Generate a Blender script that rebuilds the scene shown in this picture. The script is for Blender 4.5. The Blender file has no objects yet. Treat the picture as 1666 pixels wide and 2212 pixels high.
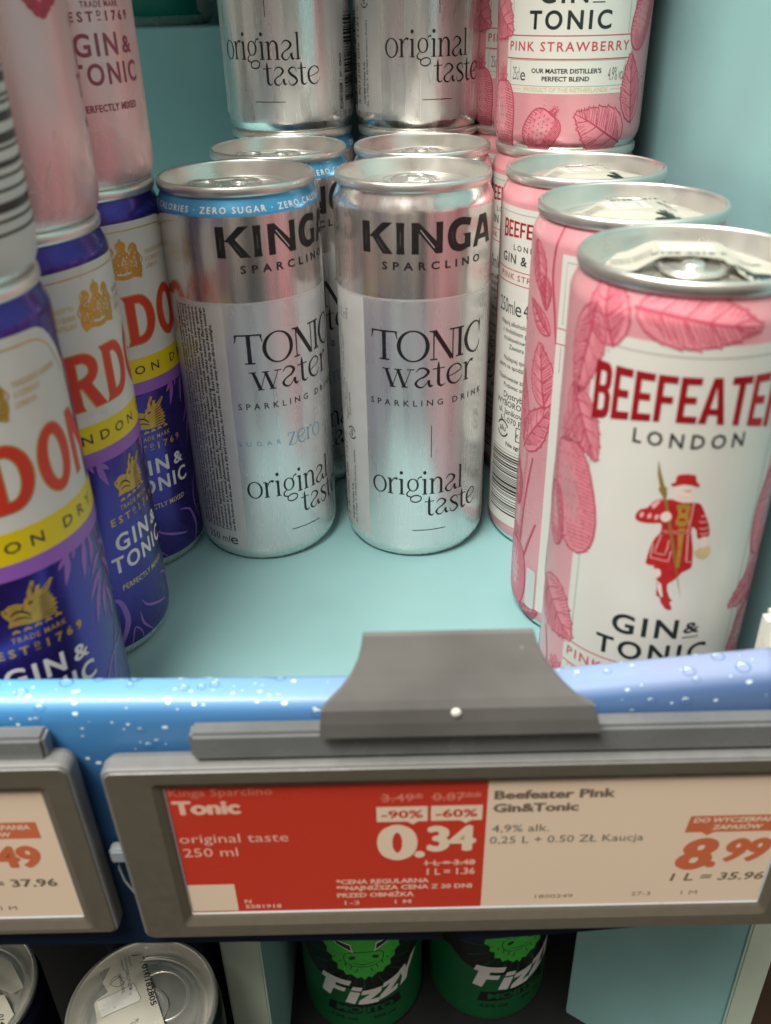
import bpy, bmesh, math, random
from mathutils import Vector, Matrix
from mathutils.geometry import tessellate_polygon

# ---------------------------------------------------------------- camera, world, lamps
C = bpy.context.scene.collection
SC = bpy.context.scene
MM = 0.001
PITCH, ROLL = 0.5350786, -0.0223069
fw = Vector((0, math.cos(PITCH), -math.sin(PITCH)))
up0 = Vector((0, math.sin(PITCH), math.cos(PITCH)))
rt0 = Vector((1, 0, 0))
rt = rt0 * math.cos(ROLL) + up0 * math.sin(ROLL)
up = -rt0 * math.sin(ROLL) + up0 * math.cos(ROLL)
cd = bpy.data.cameras.new('camera')
cam = bpy.data.objects.new('camera', cd)
C.objects.link(cam)
M4 = Matrix((rt, up, -fw)).transposed().to_4x4()
M4.translation = Vector((0, 0, 0.188258))
cam.matrix_world = M4
cd.sensor_fit = 'HORIZONTAL'
cd.sensor_width = 36.0
cd.lens = 36.0 * 1949.03 / 1666.0
cd.clip_start, cd.clip_end = 0.01, 50.0
cd.dof.use_dof = True
cd.dof.focus_distance = 0.335
cd.dof.aperture_fstop = 19.0
SC.camera = cam

wd = bpy.data.worlds.new('World')
SC.world = wd
wd.use_nodes = True
wn = wd.node_tree
bg = wn.nodes['Background']
# a shop hall: dim floor, uneven shelves at eye level, bright warm-white ceiling
tc = wn.nodes.new('ShaderNodeTexCoord')
mp = wn.nodes.new('ShaderNodeMapping')
mp.inputs['Scale'].default_value = (2.4, 2.4, 0.6)
nz = wn.nodes.new('ShaderNodeTexNoise')
nz.inputs['Scale'].default_value = 2.7
nz.inputs['Detail'].default_value = 2.0
cr = wn.nodes.new('ShaderNodeValToRGB')
cr.color_ramp.elements[0].position = 0.43
cr.color_ramp.elements[0].color = (0.06, 0.056, 0.05, 1)
cr.color_ramp.elements[1].position = 0.57
cr.color_ramp.elements[1].color = (0.86, 0.74, 0.60, 1)
sp = wn.nodes.new('ShaderNodeSeparateXYZ')
el = wn.nodes.new('ShaderNodeMapRange')
el.interpolation_type = 'SMOOTHSTEP'
el.inputs['From Min'].default_value = 0.48
el.inputs['From Max'].default_value = 0.82
fl_ = wn.nodes.new('ShaderNodeMapRange')
fl_.interpolation_type = 'SMOOTHSTEP'
fl_.inputs['From Min'].default_value = -0.35
fl_.inputs['From Max'].default_value = 0.02
mx = wn.nodes.new('ShaderNodeMix')
mx.data_type = 'RGBA'
mx.inputs['B'].default_value = (1.15, 1.10, 0.99, 1)
m2 = wn.nodes.new('ShaderNodeMix')
m2.data_type = 'RGBA'
m2.inputs['A'].default_value = (0.03, 0.028, 0.025, 1)
wn.links.new(tc.outputs['Generated'], mp.inputs['Vector'])
wn.links.new(tc.outputs['Generated'], sp.inputs['Vector'])
wn.links.new(mp.outputs['Vector'], nz.inputs['Vector'])
wn.links.new(nz.outputs['Fac'], cr.inputs['Fac'])
wn.links.new(sp.outputs['Z'], el.inputs['Value'])
wn.links.new(sp.outputs['Z'], fl_.inputs['Value'])
wn.links.new(el.outputs['Result'], mx.inputs['Factor'])
wn.links.new(cr.outputs['Color'], mx.inputs['A'])
wn.links.new(fl_.outputs['Result'], m2.inputs['Factor'])
wn.links.new(mx.outputs['Result'], m2.inputs['B'])
wn.links.new(m2.outputs['Result'], bg.inputs['Color'])
bg.inputs['Strength'].default_value = 0.46


def area_lamp(name, loc, target, sx, sy, watts, col):
    l = bpy.data.lights.new(name, 'AREA')
    l.shape = 'RECTANGLE'
    l.size, l.size_y = sx, sy
    l.energy = watts
    l.color = col
    o = bpy.data.objects.new(name, l)
    o.location = loc
    o.rotation_euler = (Vector(target) - Vector(loc)).to_track_quat('-Z', 'Y').to_euler()
    C.objects.link(o)
    return o


area_lamp('ceiling_lamp', (-0.48, -0.10, 1.25), (0.0, 0.33, 0.05), 0.9, 0.2, 15.0, (1.0, 0.97, 0.90))
area_lamp('aisle_lamp', (-0.42, -0.52, 1.50), (0.0, 0.25, 0.05), 0.8, 0.30, 20.0, (1.0, 0.93, 0.82))

SC.view_settings.view_transform = 'Standard'
SC.view_settings.look = 'None'
SC.view_settings.exposure = 0.34
SC.view_settings.gamma = 1.0

# ---------------------------------------------------------------- materials
MATS = {}


def lin(c):
    return tuple(((v / 255.0) / 12.92 if v / 255.0 <= 0.04045 else ((v / 255.0 + 0.055) / 1.055) ** 2.4) for v in c)


def mat(name, col, metal=0.0, rough=0.5, var=0.06, scale=60.0, bump=0.0, coat=0.0, spec=0.5, stretch=(1, 1, 1), rvar=0.08):
    if name in MATS:
        return MATS[name]
    m = bpy.data.materials.new(name)
    m.use_nodes = True
    nt = m.node_tree
    b = nt.nodes['Principled BSDF']
    b.inputs['Metallic'].default_value = metal
    b.inputs['Specular IOR Level'].default_value = spec
    b.inputs['Coat Weight'].default_value = coat
    b.inputs['Coat Roughness'].default_value = 0.12
    t = nt.nodes.new('ShaderNodeTexCoord')
    mpn = nt.nodes.new('ShaderNodeMapping')
    mpn.inputs['Scale'].default_value = stretch
    n = nt.nodes.new('ShaderNodeTexNoise')
    n.inputs['Scale'].default_value = scale
    n.inputs['Detail'].default_value = 4.0
    nt.links.new(t.outputs['Object'], mpn.inputs['Vector'])
    nt.links.new(mpn.outputs['Vector'], n.inputs['Vector'])
    r = nt.nodes.new('ShaderNodeValToRGB')
    r.color_ramp.elements[0].position = 0.3
    r.color_ramp.elements[1].position = 0.7
    r.color_ramp.elements[0].color = tuple(max(0, c * (1 - var)) for c in col) + (1,)
    r.color_ramp.elements[1].color = tuple(min(1, c * (1 + var)) for c in col) + (1,)
    nt.links.new(n.outputs['Fac'], r.inputs['Fac'])
    nt.links.new(r.outputs['Color'], b.inputs['Base Color'])
    mr = nt.nodes.new('ShaderNodeMapRange')
    mr.inputs['From Min'].default_value = 0.3
    mr.inputs['From Max'].default_value = 0.7
    mr.inputs['To Min'].default_value = max(0.02, rough - rvar)
    mr.inputs['To Max'].default_value = min(1.0, rough + rvar)
    nt.links.new(n.outputs['Fac'], mr.inputs['Value'])
    nt.links.new(mr.outputs['Result'], b.inputs['Roughness'])
    if bump:
        bp = nt.nodes.new('ShaderNodeBump')
        bp.inputs['Strength'].default_value = bump
        bp.inputs['Distance'].default_value = 0.0003
        nt.links.new(n.outputs['Fac'], bp.inputs['Height'])
        nt.links.new(bp.outputs['Normal'], b.inputs['Normal'])
    MATS[name] = m
    return m


ALU = mat('aluminium', (0.80, 0.79, 0.76), 1.0, 0.27, 0.03, 120, stretch=(1, 1, 0.15))
LID = mat('lid_aluminium', (0.80, 0.79, 0.745), 0.88, 0.33, 0.04, 90)
TAB = mat('tab_aluminium', (0.82, 0.81, 0.77), 0.80, 0.27, 0.03, 90)
SILVER = mat('brushed_silver', (0.81, 0.775, 0.755), 0.92, 0.25, 0.04, 260, stretch=(1, 1, 0.05), rvar=0.06)
SATIN = mat('satin_silver', (0.76, 0.765, 0.775), 0.60, 0.30, 0.03, 200, stretch=(1, 1, 0.08), coat=0.2)
PEARL = mat('pearl_silver', (0.80, 0.805, 0.81), 0.74, 0.29, 0.03, 200, stretch=(1, 1, 0.08), coat=0.25)
MATTE = mat('matte_silver', (0.66, 0.655, 0.65), 0.3, 0.42, 0.03, 200)
SILVERLINE = mat('silver_line', (0.88, 0.88, 0.88), 0.7, 0.35, 0.02)
INK = mat('black_ink', (0.012, 0.011, 0.012), 0.0, 0.4, 0.1, 200)
SOFTINK = mat('dark_green_ink', (0.016, 0.024, 0.022), 0.0, 0.42, 0.1, 200)
GREYINK = mat('grey_ink', (0.11, 0.11, 0.105), 0.0, 0.45)
SKY = mat('sky_blue_print', (0.075, 0.34, 0.60), 0.35, 0.32, 0.04, 80, coat=0.2)
SKYINK = mat('pale_blue_ink', (0.22, 0.42, 0.58), 0.2, 0.4)
WHITE = mat('white_print', (0.68, 0.675, 0.64), 0.0, 0.33, 0.02, 80, coat=0.15)
WHITEINK = mat('white_ink', (0.80, 0.79, 0.80), 0.0, 0.4, 0.02)
BLUE = mat('violet_blue_foil', (0.055, 0.032, 0.27), 0.72, 0.27, 0.08, 70, coat=0.3)
PURPLE = mat('purple_print', (0.32, 0.12, 0.52), 0.1, 0.36, 0.05)
LILAC = mat('lilac_print', (0.30, 0.16, 0.56), 0.2, 0.36, 0.05)
YELLOW = mat('yellow_print', (0.78, 0.60, 0.004), 0.05, 0.35, 0.03)
GOLD = mat('gold_ink', (0.60, 0.36, 0.065), 0.45, 0.36, 0.12, 400)
PALEGOLD = mat('pale_gold_ink', (0.66, 0.52, 0.27), 0.2, 0.4, 0.08, 300)
RED = mat('red_ink', (0.66, 0.045, 0.022), 0.05, 0.36, 0.04)
SHADEBOARD = mat('shaded_board', (0.012, 0.013, 0.014), 0.0, 0.6)  # near-black stands in for the deep shade of the lower bay
DARKBROWN = mat('dark_brown_ink', (0.045, 0.022, 0.03), 0.0, 0.4)
ROSE = mat('rose_foil', (0.82, 0.50, 0.51), 0.40, 0.32, 0.04, 60, stretch=(1, 1, 0.3), coat=0.2)
ROSEINK = mat('rose_ink', (0.33, 0.055, 0.10), 0.1, 0.4)
ROSELINE = mat('pale_rose_line', (0.84, 0.62, 0.62), 0.3, 0.36)
RASP = mat('raspberry_print', (0.50, 0.035, 0.07), 0.05, 0.35, 0.3, 500)
PINK = mat('pink_print', (0.78, 0.355, 0.40), 0.30, 0.31, 0.04, 60, coat=0.35)
MIDPINK = mat('mid_pink_print', (0.72, 0.25, 0.305), 0.08, 0.38, 0.08, 400)
DEEPPINK = mat('deep_pink_print', (0.47, 0.065, 0.12), 0.05, 0.4, 0.1, 300)
CREAM = mat('label_white', (0.66, 0.665, 0.625), 0.05, 0.35, 0.02, 60, coat=0.12)
FOILRED = mat('foil_red', (0.55, 0.018, 0.03), 0.55, 0.34, 0.05, 80)
REDLINE = mat('thin_red_ink', (0.50, 0.06, 0.085), 0.05, 0.4)
OLIVE = mat('olive_line', (0.28, 0.29, 0.22), 0.1, 0.4)
COATRED = mat('coat_red', (0.50, 0.022, 0.024), 0.2, 0.38, 0.12, 500)
COATPINK = mat('coat_trim', (0.78, 0.42, 0.42), 0.1, 0.4)
FACEWHITE = mat('face_white', (0.74, 0.62, 0.56), 0.0, 0.4)
SPEAR = mat('antique_gold', (0.36, 0.25, 0.06), 0.4, 0.4)
TEALCAN = mat('teal_can_print', (0.012, 0.27, 0.22), 0.15, 0.35)
NAVY = mat('navy_can_print', (0.006, 0.006, 0.022), 0.2, 0.4)
GREENCAN = mat('deep_green_print', (0.005, 0.155, 0.05), 0.25, 0.34)
BLACKCAN = mat('black_can_print', (0.006, 0.008, 0.006), 0.1, 0.38)
BULL = mat('lime_print', (0.07, 0.60, 0.07), 0.05, 0.38, 0.1, 300)
DKBULL = mat('dark_green_line', (0.006, 0.05, 0.012), 0.0, 0.4)
TEAL = mat('teal_board', (0.275, 0.515, 0.535), 0.0, 0.42, 0.05, 25, bump=0.05)
PALETEAL = mat('pale_board_edge', (0.55, 0.66, 0.56), 0.0, 0.5, 0.05, 40)
BROWN = mat('brown_board', (0.06, 0.035, 0.02), 0.0, 0.6)
GREYPL = mat('grey_plastic', (0.165, 0.17, 0.17), 0.0, 0.42, 0.05, 300, bump=0.08)
GREYCLIP = mat('satin_grey_sheet', (0.135, 0.135, 0.132), 0.0, 0.36, 0.14, 45, coat=0.1)
TAUPE = mat('taupe_plastic', (0.115, 0.102, 0.078), 0.0, 0.45, 0.04, 400, bump=0.06)
HOLDER = mat('frosted_holder', (0.15, 0.16, 0.165), 0.0, 0.25, 0.1, 80, coat=0.4)
SCRRED = mat('screen_red', (0.60, 0.050, 0.028), 0.0, 0.3, 0.05, 14, coat=0.25)
SCRWHITE = mat('screen_white', (0.84, 0.68, 0.53), 0.0, 0.35, 0.02, 14, coat=0.2)
SCRINK = mat('screen_text_grey', (0.18, 0.14, 0.105), 0.0, 0.4)
SCRPALE = mat('screen_text_pale', (0.82, 0.54, 0.43), 0.0, 0.4)
SCRFAINT = mat('screen_text_faint', (0.70, 0.24, 0.17), 0.0, 0.4)
SCRORANGE = mat('screen_orange', (0.62, 0.16, 0.072), 0.0, 0.35)
BEVEL = mat('screen_bevel', (0.55, 0.58, 0.62), 0.2, 0.3)
WHITEPL = mat('white_plastic', (0.78, 0.78, 0.72), 0.0, 0.35)
PAPER = mat('sticker_paper', (0.47, 0.465, 0.40), 0.0, 0.5, 0.05, 120)
PAPERWHITE = mat('sticker_white', (0.60, 0.61, 0.575), 0.0, 0.45)
DROP = mat('droplet_print', (0.62, 0.80, 0.92), 0.0, 0.25)
DROPDARK = mat('droplet_shade', (0.05, 0.14, 0.34), 0.0, 0.3)
WIRE = mat('white_wire', (0.24, 0.27, 0.29), 0.0, 0.4)


def speckle(m, col, scale, thr):
    nt = m.node_tree
    b = nt.nodes['Principled BSDF']
    src = b.inputs['Base Color'].links[0].from_socket
    t = nt.nodes.new('ShaderNodeTexCoord')
    v = nt.nodes.new('ShaderNodeTexVoronoi')
    v.inputs['Scale'].default_value = scale
    w = nt.nodes.new('ShaderNodeTexNoise')
    w.inputs['Scale'].default_value = 9.0
    w.inputs['Detail'].default_value = 6.0
    nt.links.new(t.outputs['Object'], v.inputs['Vector'])
    nt.links.new(t.outputs['Object'], w.inputs['Vector'])
    a1 = nt.nodes.new('ShaderNodeMath')
    a1.operation = 'LESS_THAN'
    a1.inputs[1].default_value = thr
    nt.links.new(v.outputs['Distance'], a1.inputs[0])
    a2 = nt.nodes.new('ShaderNodeMath')
    a2.operation = 'GREATER_THAN'
    a2.inputs[1].default_value = 0.57
    nt.links.new(w.outputs['Fac'], a2.inputs[0])
    a3 = nt.nodes.new('ShaderNodeMath')
    a3.operation = 'MULTIPLY'
    nt.links.new(a1.outputs['Value'], a3.inputs[0])
    nt.links.new(a2.outputs['Value'], a3.inputs[1])
    mxn = nt.nodes.new('ShaderNodeMix')
    mxn.data_type = 'RGBA'
    mxn.inputs['B'].default_value = col + (1,)
    nt.links.new(a3.outputs['Value'], mxn.inputs['Factor'])
    nt.links.new(src, mxn.inputs['A'])
    nt.links.new(mxn.outputs['Result'], b.inputs['Base Color'])


speckle(TEAL, (0.10, 0.16, 0.15), 75.0, 0.035)
speckle(GREYCLIP, (0.24, 0.24, 0.23), 160.0, 0.06)


def strip_material(name, a, b):
    m = bpy.data.materials.new(name)
    m.use_nodes = True
    nt = m.node_tree
    bs = nt.nodes['Principled BSDF']
    bs.inputs['Roughness'].default_value = 0.42
    bs.inputs['Coat Weight'].default_value = 0.12
    t = nt.nodes.new('ShaderNodeTexCoord')
    sx = nt.nodes.new('ShaderNodeSeparateXYZ')
    nt.links.new(t.outputs['Object'], sx.inputs['Vector'])
    mr = nt.nodes.new('ShaderNodeMapRange')
    mr.inputs['From Min'].default_value = -0.11
    mr.inputs['From Max'].default_value = 0.10
    nt.links.new(sx.outputs['X'], mr.inputs['Value'])
    n = nt.nodes.new('ShaderNodeTexNoise')
    n.inputs['Scale'].default_value = 22
    n.inputs['Detail'].default_value = 5
    nt.links.new(t.outputs['Object'], n.inputs['Vector'])
    ad = nt.nodes.new('ShaderNodeMath')
    ad.operation = 'MULTIPLY_ADD'
    ad.inputs[1].default_value = 0.35
    nt.links.new(n.outputs['Fac'], ad.inputs[0])
    nt.links.new(mr.outputs['Result'], ad.inputs[2])
    r = nt.nodes.new('ShaderNodeValToRGB')
    r.color_ramp.elements[0].position = 0.15
    r.color_ramp.elements[0].color = a + (1,)
    r.color_ramp.elements[1].position = 1.1 if False else 1.0
    r.color_ramp.elements[1].color = b + (1,)
    nt.links.new(ad.outputs['Value'], r.inputs['Fac'])
    # printed blue fade; light on the top fold and shade lower down painted in
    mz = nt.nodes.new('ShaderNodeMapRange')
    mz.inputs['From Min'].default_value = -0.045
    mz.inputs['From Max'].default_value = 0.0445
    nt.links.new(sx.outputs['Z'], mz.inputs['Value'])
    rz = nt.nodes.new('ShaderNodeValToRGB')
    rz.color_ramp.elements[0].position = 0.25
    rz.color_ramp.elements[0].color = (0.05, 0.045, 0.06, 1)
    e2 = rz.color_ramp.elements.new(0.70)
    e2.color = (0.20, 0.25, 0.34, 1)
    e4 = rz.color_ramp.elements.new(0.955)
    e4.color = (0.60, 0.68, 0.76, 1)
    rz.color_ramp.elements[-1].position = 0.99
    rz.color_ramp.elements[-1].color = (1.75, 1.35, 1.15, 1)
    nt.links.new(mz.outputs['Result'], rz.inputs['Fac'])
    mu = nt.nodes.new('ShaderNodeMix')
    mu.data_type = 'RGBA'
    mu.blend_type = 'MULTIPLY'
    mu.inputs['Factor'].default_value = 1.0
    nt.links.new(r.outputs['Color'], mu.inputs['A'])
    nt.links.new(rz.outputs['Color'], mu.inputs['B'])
    nt.links.new(mu.outputs['Result'], bs.inputs['Base Color'])
    return m


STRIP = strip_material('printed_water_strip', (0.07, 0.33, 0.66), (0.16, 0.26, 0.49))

# ---------------------------------------------------------------- flat artwork that is later bent on a surface
TXT = {}


def glyph_tris(s, bold, res, track):
    key = (s, bold, res, track)
    if key in TXT:
        return TXT[key]
    c = bpy.data.curves.new('text', 'FONT')
    c.body = s
    c.offset = bold
    c.resolution_u = res
    c.space_character = track
    o = bpy.data.objects.new('text', c)
    C.objects.link(o)
    dg = bpy.context.evaluated_depsgraph_get()
    me = bpy.data.meshes.new_from_object(o.evaluated_get(dg))
    me.calc_loop_triangles()
    v = [(p.co.x, p.co.y) for p in me.vertices]
    tr = [tuple(v[i] for i in t.vertices) for t in me.loop_triangles]
    bpy.data.objects.remove(o)
    bpy.data.curves.remove(c)
    bpy.data.meshes.remove(me)
    TXT[key] = tr
    return tr


def cap_height():
    t = glyph_tris('H', 0.0, 2, 1.0)
    ys = [p[1] for a in t for p in a]
    return max(ys) - min(ys)


CAP = None


class Art:
    def __init__(self):
        self.t = []
        self.k = 0

    def off(self, L):
        self.k = (self.k + 1) % 9
        return 0.02 + L * 0.028 + self.k * 0.0022

    def poly(self, pts, m, L=1, holes=()):
        o = self.off(L)
        loops = [[Vector((x, y, 0)) for x, y in pts]] + [[Vector((x, y, 0)) for x, y in h] for h in holes]
        fl = [p for l in loops for p in l]
        for a, b, c in tessellate_polygon(loops):
            self.t.append(((fl[a].x, fl[a].y), (fl[b].x, fl[b].y), (fl[c].x, fl[c].y), m, o))

    def rect(self, x0, z0, x1, z1, m, L=1):
        self.poly([(x0, z0), (x1, z0), (x1, z1), (x0, z1)], m, L)

    def rrect(self, x0, z0, x1, z1, r, m, L=1):
        pts = []
        for cx, cz, a0 in ((x1 - r, z1 - r, 0), (x0 + r, z1 - r, 90), (x0 + r, z0 + r, 180), (x1 - r, z0 + r, 270)):
            for i in range(6):
                a = math.radians(a0 + i * 18)
                pts.append((cx + r * math.cos(a), cz + r * math.sin(a)))
        self.poly(pts, m, L)

    def frame(self, x0, z0, x1, z1, w, m, L=1):
        self.poly([(x0, z0), (x1, z0), (x1, z1), (x0, z1)], m, L,
                  [[(x0 + w, z0 + w), (x1 - w, z0 + w), (x1 - w, z1 - w), (x0 + w, z1 - w)]])

    def ell(self, cx, cz, rx, rz, m, L=1, rot=0.0, n=14, hole=0.0, hx=None, hz=None, dx=0.0):
        ca, sa = math.cos(rot), math.sin(rot)

        def lp(a, b, ox=0.0):
            return [(cx + (a * math.cos(t) + ox) * ca - b * math.sin(t) * sa, cz + (a * math.cos(t) + ox) * sa + b * math.sin(t) * ca)
                    for t in (2 * math.pi * i / n for i in range(n))]
        if hole or hx:
            self.poly(lp(rx, rz), m, L, [lp(hx if hx else rx * hole, hz if hz else rz * hole, dx)])
        else:
            self.poly(lp(rx, rz), m, L)

    def stroke(self, pts, m, L=1, n=5, w=None, smooth=True):
        """pts: (x, z, width) control points of one variable-width pen stroke"""
        o = self.off(L)
        P = [(p[0], p[1], p[2] if len(p) > 2 else w) for p in pts]
        if smooth and len(P) > 2:
            Q = []
            E = [P[0]] + P + [P[-1]]
            for i in range(1, len(E) - 2):
                for j in range(n):
                    t = j / n
                    q = []
                    for k in range(3):
                        a, b, c, d = E[i - 1][k], E[i][k], E[i + 1][k], E[i + 2][k]
                        q.append(0.5 * (2 * b + (c - a) * t + (2 * a - 5 * b + 4 * c - d) * t * t + (-a + 3 * b - 3 * c + d) * t ** 3))
                    Q.append(q)
            Q.append(P[-1])
        else:
            Q = P
        Lp, Rp = [], []
        for i, q in enumerate(Q):
            a, b = Q[max(0, i - 1)], Q[min(len(Q) - 1, i + 1)]
            dx, dz = b[0] - a[0], b[1] - a[1]
            l = math.hypot(dx, dz) or 1
            h = max(0.0, q[2]) * 0.5
            Lp.append((q[0] - dz / l * h, q[1] + dx / l * h))
            Rp.append((q[0] + dz / l * h, q[1] - dx / l * h))
        for i in range(len(Q) - 1):
            self.t.append((Lp[i], Rp[i], Rp[i + 1], m, o))
            self.t.append((Lp[i], Rp[i + 1], Lp[i + 1], m, o))

    def line(self, x0, z0, x1, z1, w, m, L=1):
        self.stroke([(x0, z0, w), (x1, z1, w)], m, L, smooth=False)

    def text(self, s, x, z, cap, m, L=2, width=None, align='l', bold=0.0, track=1.0, res=2, rot=0.0, shear=0.0, zf=None, sx=None):
        """cap-height text with its baseline start (or centre) at (x, z)"""
        if cap > 3.5 and res == 2:
            res = 6
        if bold > 0.024:
            d = (bold - 0.014) * (cap / CAP)
            kw = dict(width=width, align=align, track=track, res=res, rot=rot, shear=shear, zf=zf, sx=sx, bold=0.014)
            c_, s_ = math.cos(rot), math.sin(rot)
            for u, v in ((-d, 0), (d, 0), (0, d * 0.6), (0, -d * 0.6)):
                self.text(s, x + u * c_ - v * s_, z + u * s_ + v * c_, cap, m, L, **kw)
            return
        tr = glyph_tris(s, bold, res, track)
        if not tr:
            return
        xs = [p[0] for t in tr for p in t]
        x0, x1 = min(xs), max(xs)
        sc = cap / CAP
        kx = width / (x1 - x0) if width else (sc * sx if sx else sc)
        ox = {'l': -x0, 'c': -(x0 + x1) / 2, 'r': -x1}[align]
        o = self.off(L)
        ca, sa = math.cos(rot), math.sin(rot)
        for t in tr:
            q = []
            for px, py in t:
                a, b = (px + ox) * kx, py * sc
                if zf:
                    b = zf(a, b)
                a += shear * b
                q.append((x + a * ca - b * sa, z + a * sa + b * ca))
            self.t.append((q[0], q[1], q[2], m, o))

    def add(self, other, dx=0.0, dz=0.0, sc=1.0):
        for a, b, c, m, o in other.t:
            self.t.append(tuple((p[0] * sc + dx, p[1] * sc + dz) for p in (a, b, c)) + (m, o))


CAP = cap_height()


# a high-contrast display serif drawn stroke by stroke: x-height 1, widths in the same units
def serif_glyph(ch):
    S, R = [], []                      # strokes, rings (cx, cy, rx, ry, hx, hy, rot)
    st, th = 0.155, 0.05

    def foot(x, y, w=0.17):
        S.append([(x - w, y, th), (x + w, y, th)])

    def stem(x, y0, y1, w=st):
        S.append([(x, y0, w * 1.05), (x, (y0 + y1) / 2, w * 0.92), (x, y1, w * 1.05)])
    adv = 1.0
    if ch == 'o':
        R.append((0.50, 0.50, 0.48, 0.53, 0.35, 0.475, 0.0)); adv = 1.02
    elif ch == 'r':
        stem(0.2, 0, 0.95); foot(0.2, 0.025); S.append([(0.02, 0.93, th), (0.2, 0.95, 0.09)])
        S.append([(0.24, 0.62, 0.03), (0.36, 0.88, 0.06), (0.52, 1.0, 0.10), (0.66, 0.95, 0.17)]); adv = 0.72
    elif ch == 'i':
        stem(0.2, 0, 0.97); foot(0.2, 0.025); S.append([(0.02, 0.93, th), (0.2, 0.96, 0.09)])
        R.append((0.19, 1.36, 0.105, 0.105, 0, 0, 0)); adv = 0.46
    elif ch == 'g':
        R.append((0.44, 0.62, 0.36, 0.40, 0.235, 0.35, 0.0))
        S.append([(0.70, 0.86, 0.04), (0.80, 1.06, 0.06), (0.98, 1.13, 0.12)])
        S.append([(0.26, 0.29, 0.05), (0.08, 0.12, 0.07), (0.10, -0.06, 0.09), (0.36, -0.14, 0.06)])
        R.append((0.62, -0.25, 0.37, 0.25, 0.30, 0.175, 0.15)); adv = 0.98
    elif ch == 'n':
        stem(0.2, 0, 0.97); foot(0.2, 0.025); S.append([(0.02, 0.93, th), (0.2, 0.96, 0.09)])
        S.append([(0.24, 0.70, 0.03), (0.42, 0.96, 0.07), (0.60, 0.99, 0.10), (0.76, 0.82, 0.15), (0.78, 0.5, st), (0.78, 0.0, st)])
        foot(0.78, 0.025); adv = 1.0
    elif ch == 'a':
        S.append([(0.10, 0.80, 0.03), (0.28, 1.0, 0.07), (0.52, 1.0, 0.09), (0.70, 0.82, 0.15), (0.56, 0.60, 0.10), (0.24, 0.42, 0.07), (0.09, 0.20, 0.13), (0.24, 0.01, 0.10), (0.46, 0.03, 0.05), (0.68, 0.30, 0.03)])
        S.append([(0.72, 0.36, 0.15), (0.73, 0.16, 0.15), (0.80, 0.04, 0.13), (0.92, 0.08, 0.04)]); adv = 0.96
    elif ch == 'l':
        stem(0.2, 0, 1.45, 0.135); foot(0.2, 0.025); S.append([(0.08, 1.40, th), (0.2, 1.44, 0.08)]); adv = 0.44
    elif ch == 't':
        S.append([(0.24, 1.30, 0.03), (0.24, 1.0, 0.14), (0.24, 0.4, st), (0.26, 0.12, st), (0.40, 0.01, 0.09), (0.58, 0.10, 0.03)])
        S.append([(-0.04, 0.93, 0.06), (0.56, 0.96, 0.05)]); adv = 0.62
    elif ch == 's':
        S.append([(0.64, 0.74, 0.03), (0.58, 0.95, 0.05), (0.36, 1.0, 0.09), (0.13, 0.82, 0.13), (0.28, 0.60, 0.16), (0.52, 0.44, 0.16), (0.66, 0.22, 0.13), (0.42, 0.0, 0.09), (0.16, 0.04, 0.05), (0.08, 0.28, 0.03)]); adv = 0.76
    elif ch == 'e':
        S.append([(0.12, 0.42, 0.045), (0.50, 0.54, 0.05), (0.86, 0.72, 0.05), (0.74, 0.96, 0.08), (0.48, 1.02, 0.06), (0.18, 0.82, 0.11), (0.10, 0.48, 0.155), (0.22, 0.14, 0.13), (0.52, 0.0, 0.07), (0.80, 0.14, 0.04), (0.92, 0.34, 0.02)]); adv = 0.98
    elif ch == 'w':
        S.append([(0.16, 0.95, 0.15), (0.46, 0.03, 0.17)]); S.append([(0.46, 0.04, 0.04), (0.76, 0.95, 0.04)])
        S.append([(0.74, 0.95, 0.15), (1.04, 0.03, 0.17)]); S.append([(1.04, 0.04, 0.04), (1.36, 0.95, 0.04)])
        for x in (0.14, 0.75, 1.36):
            foot(x, 0.95, 0.18)
        foot(0.47, 0.02, 0.16); foot(1.05, 0.02, 0.16); adv = 1.5
    elif ch == 'z':
        S.append([(0.06, 0.95, 0.06), (0.72, 0.95, 0.06)]); S.append([(0.68, 0.95, 0.14), (0.12, 0.03, 0.14)])
        S.append([(0.06, 0.03, 0.06), (0.78, 0.05, 0.06)]); S.append([(0.07, 0.95, 0.03), (0.06, 0.74, 0.05)]); S.append([(0.77, 0.05, 0.03), (0.80, 0.28, 0.05)]); adv = 0.9
    elif ch == 'T':
        S.append([(0.52, 0, 0.15), (0.52, 0.5, 0.135), (0.52, 0.97, 0.15)]); foot(0.52, 0.02, 0.2)
        S.append([(0.04, 0.96, 0.055), (1.0, 0.96, 0.055)]); S.append([(0.05, 0.97, 0.09), (0.04, 0.86, 0.05), (0.0, 0.72, 0.03)]); S.append([(0.99, 0.97, 0.09), (1.0, 0.86, 0.05), (1.04, 0.72, 0.03)]); adv = 1.02
    elif ch == 'O':
        R.append((0.62, 0.49, 0.62, 0.53, 0.47, 0.485, 0.0)); adv = 1.26
    elif ch == 'N':
        S.append([(0.14, 0.0, 0.045), (0.14, 0.97, 0.045)]); foot(0.14, 0.02, 0.14); S.append([(-0.03, 0.96, 0.045), (0.2, 0.95, 0.06)])
        S.append([(0.16, 0.97, 0.16), (0.88, 0.0, 0.16)]); S.append([(0.92, -0.05, 0.045), (0.92, 0.97, 0.045)]); foot(0.92, 0.96, 0.15); adv = 1.08
    elif ch == 'I':
        S.append([(0.16, 0, 0.145), (0.16, 0.5, 0.13), (0.16, 0.97, 0.145)]); foot(0.16, 0.02, 0.17); foot(0.16, 0.96, 0.17); adv = 0.36
    elif ch == 'C':
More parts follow.
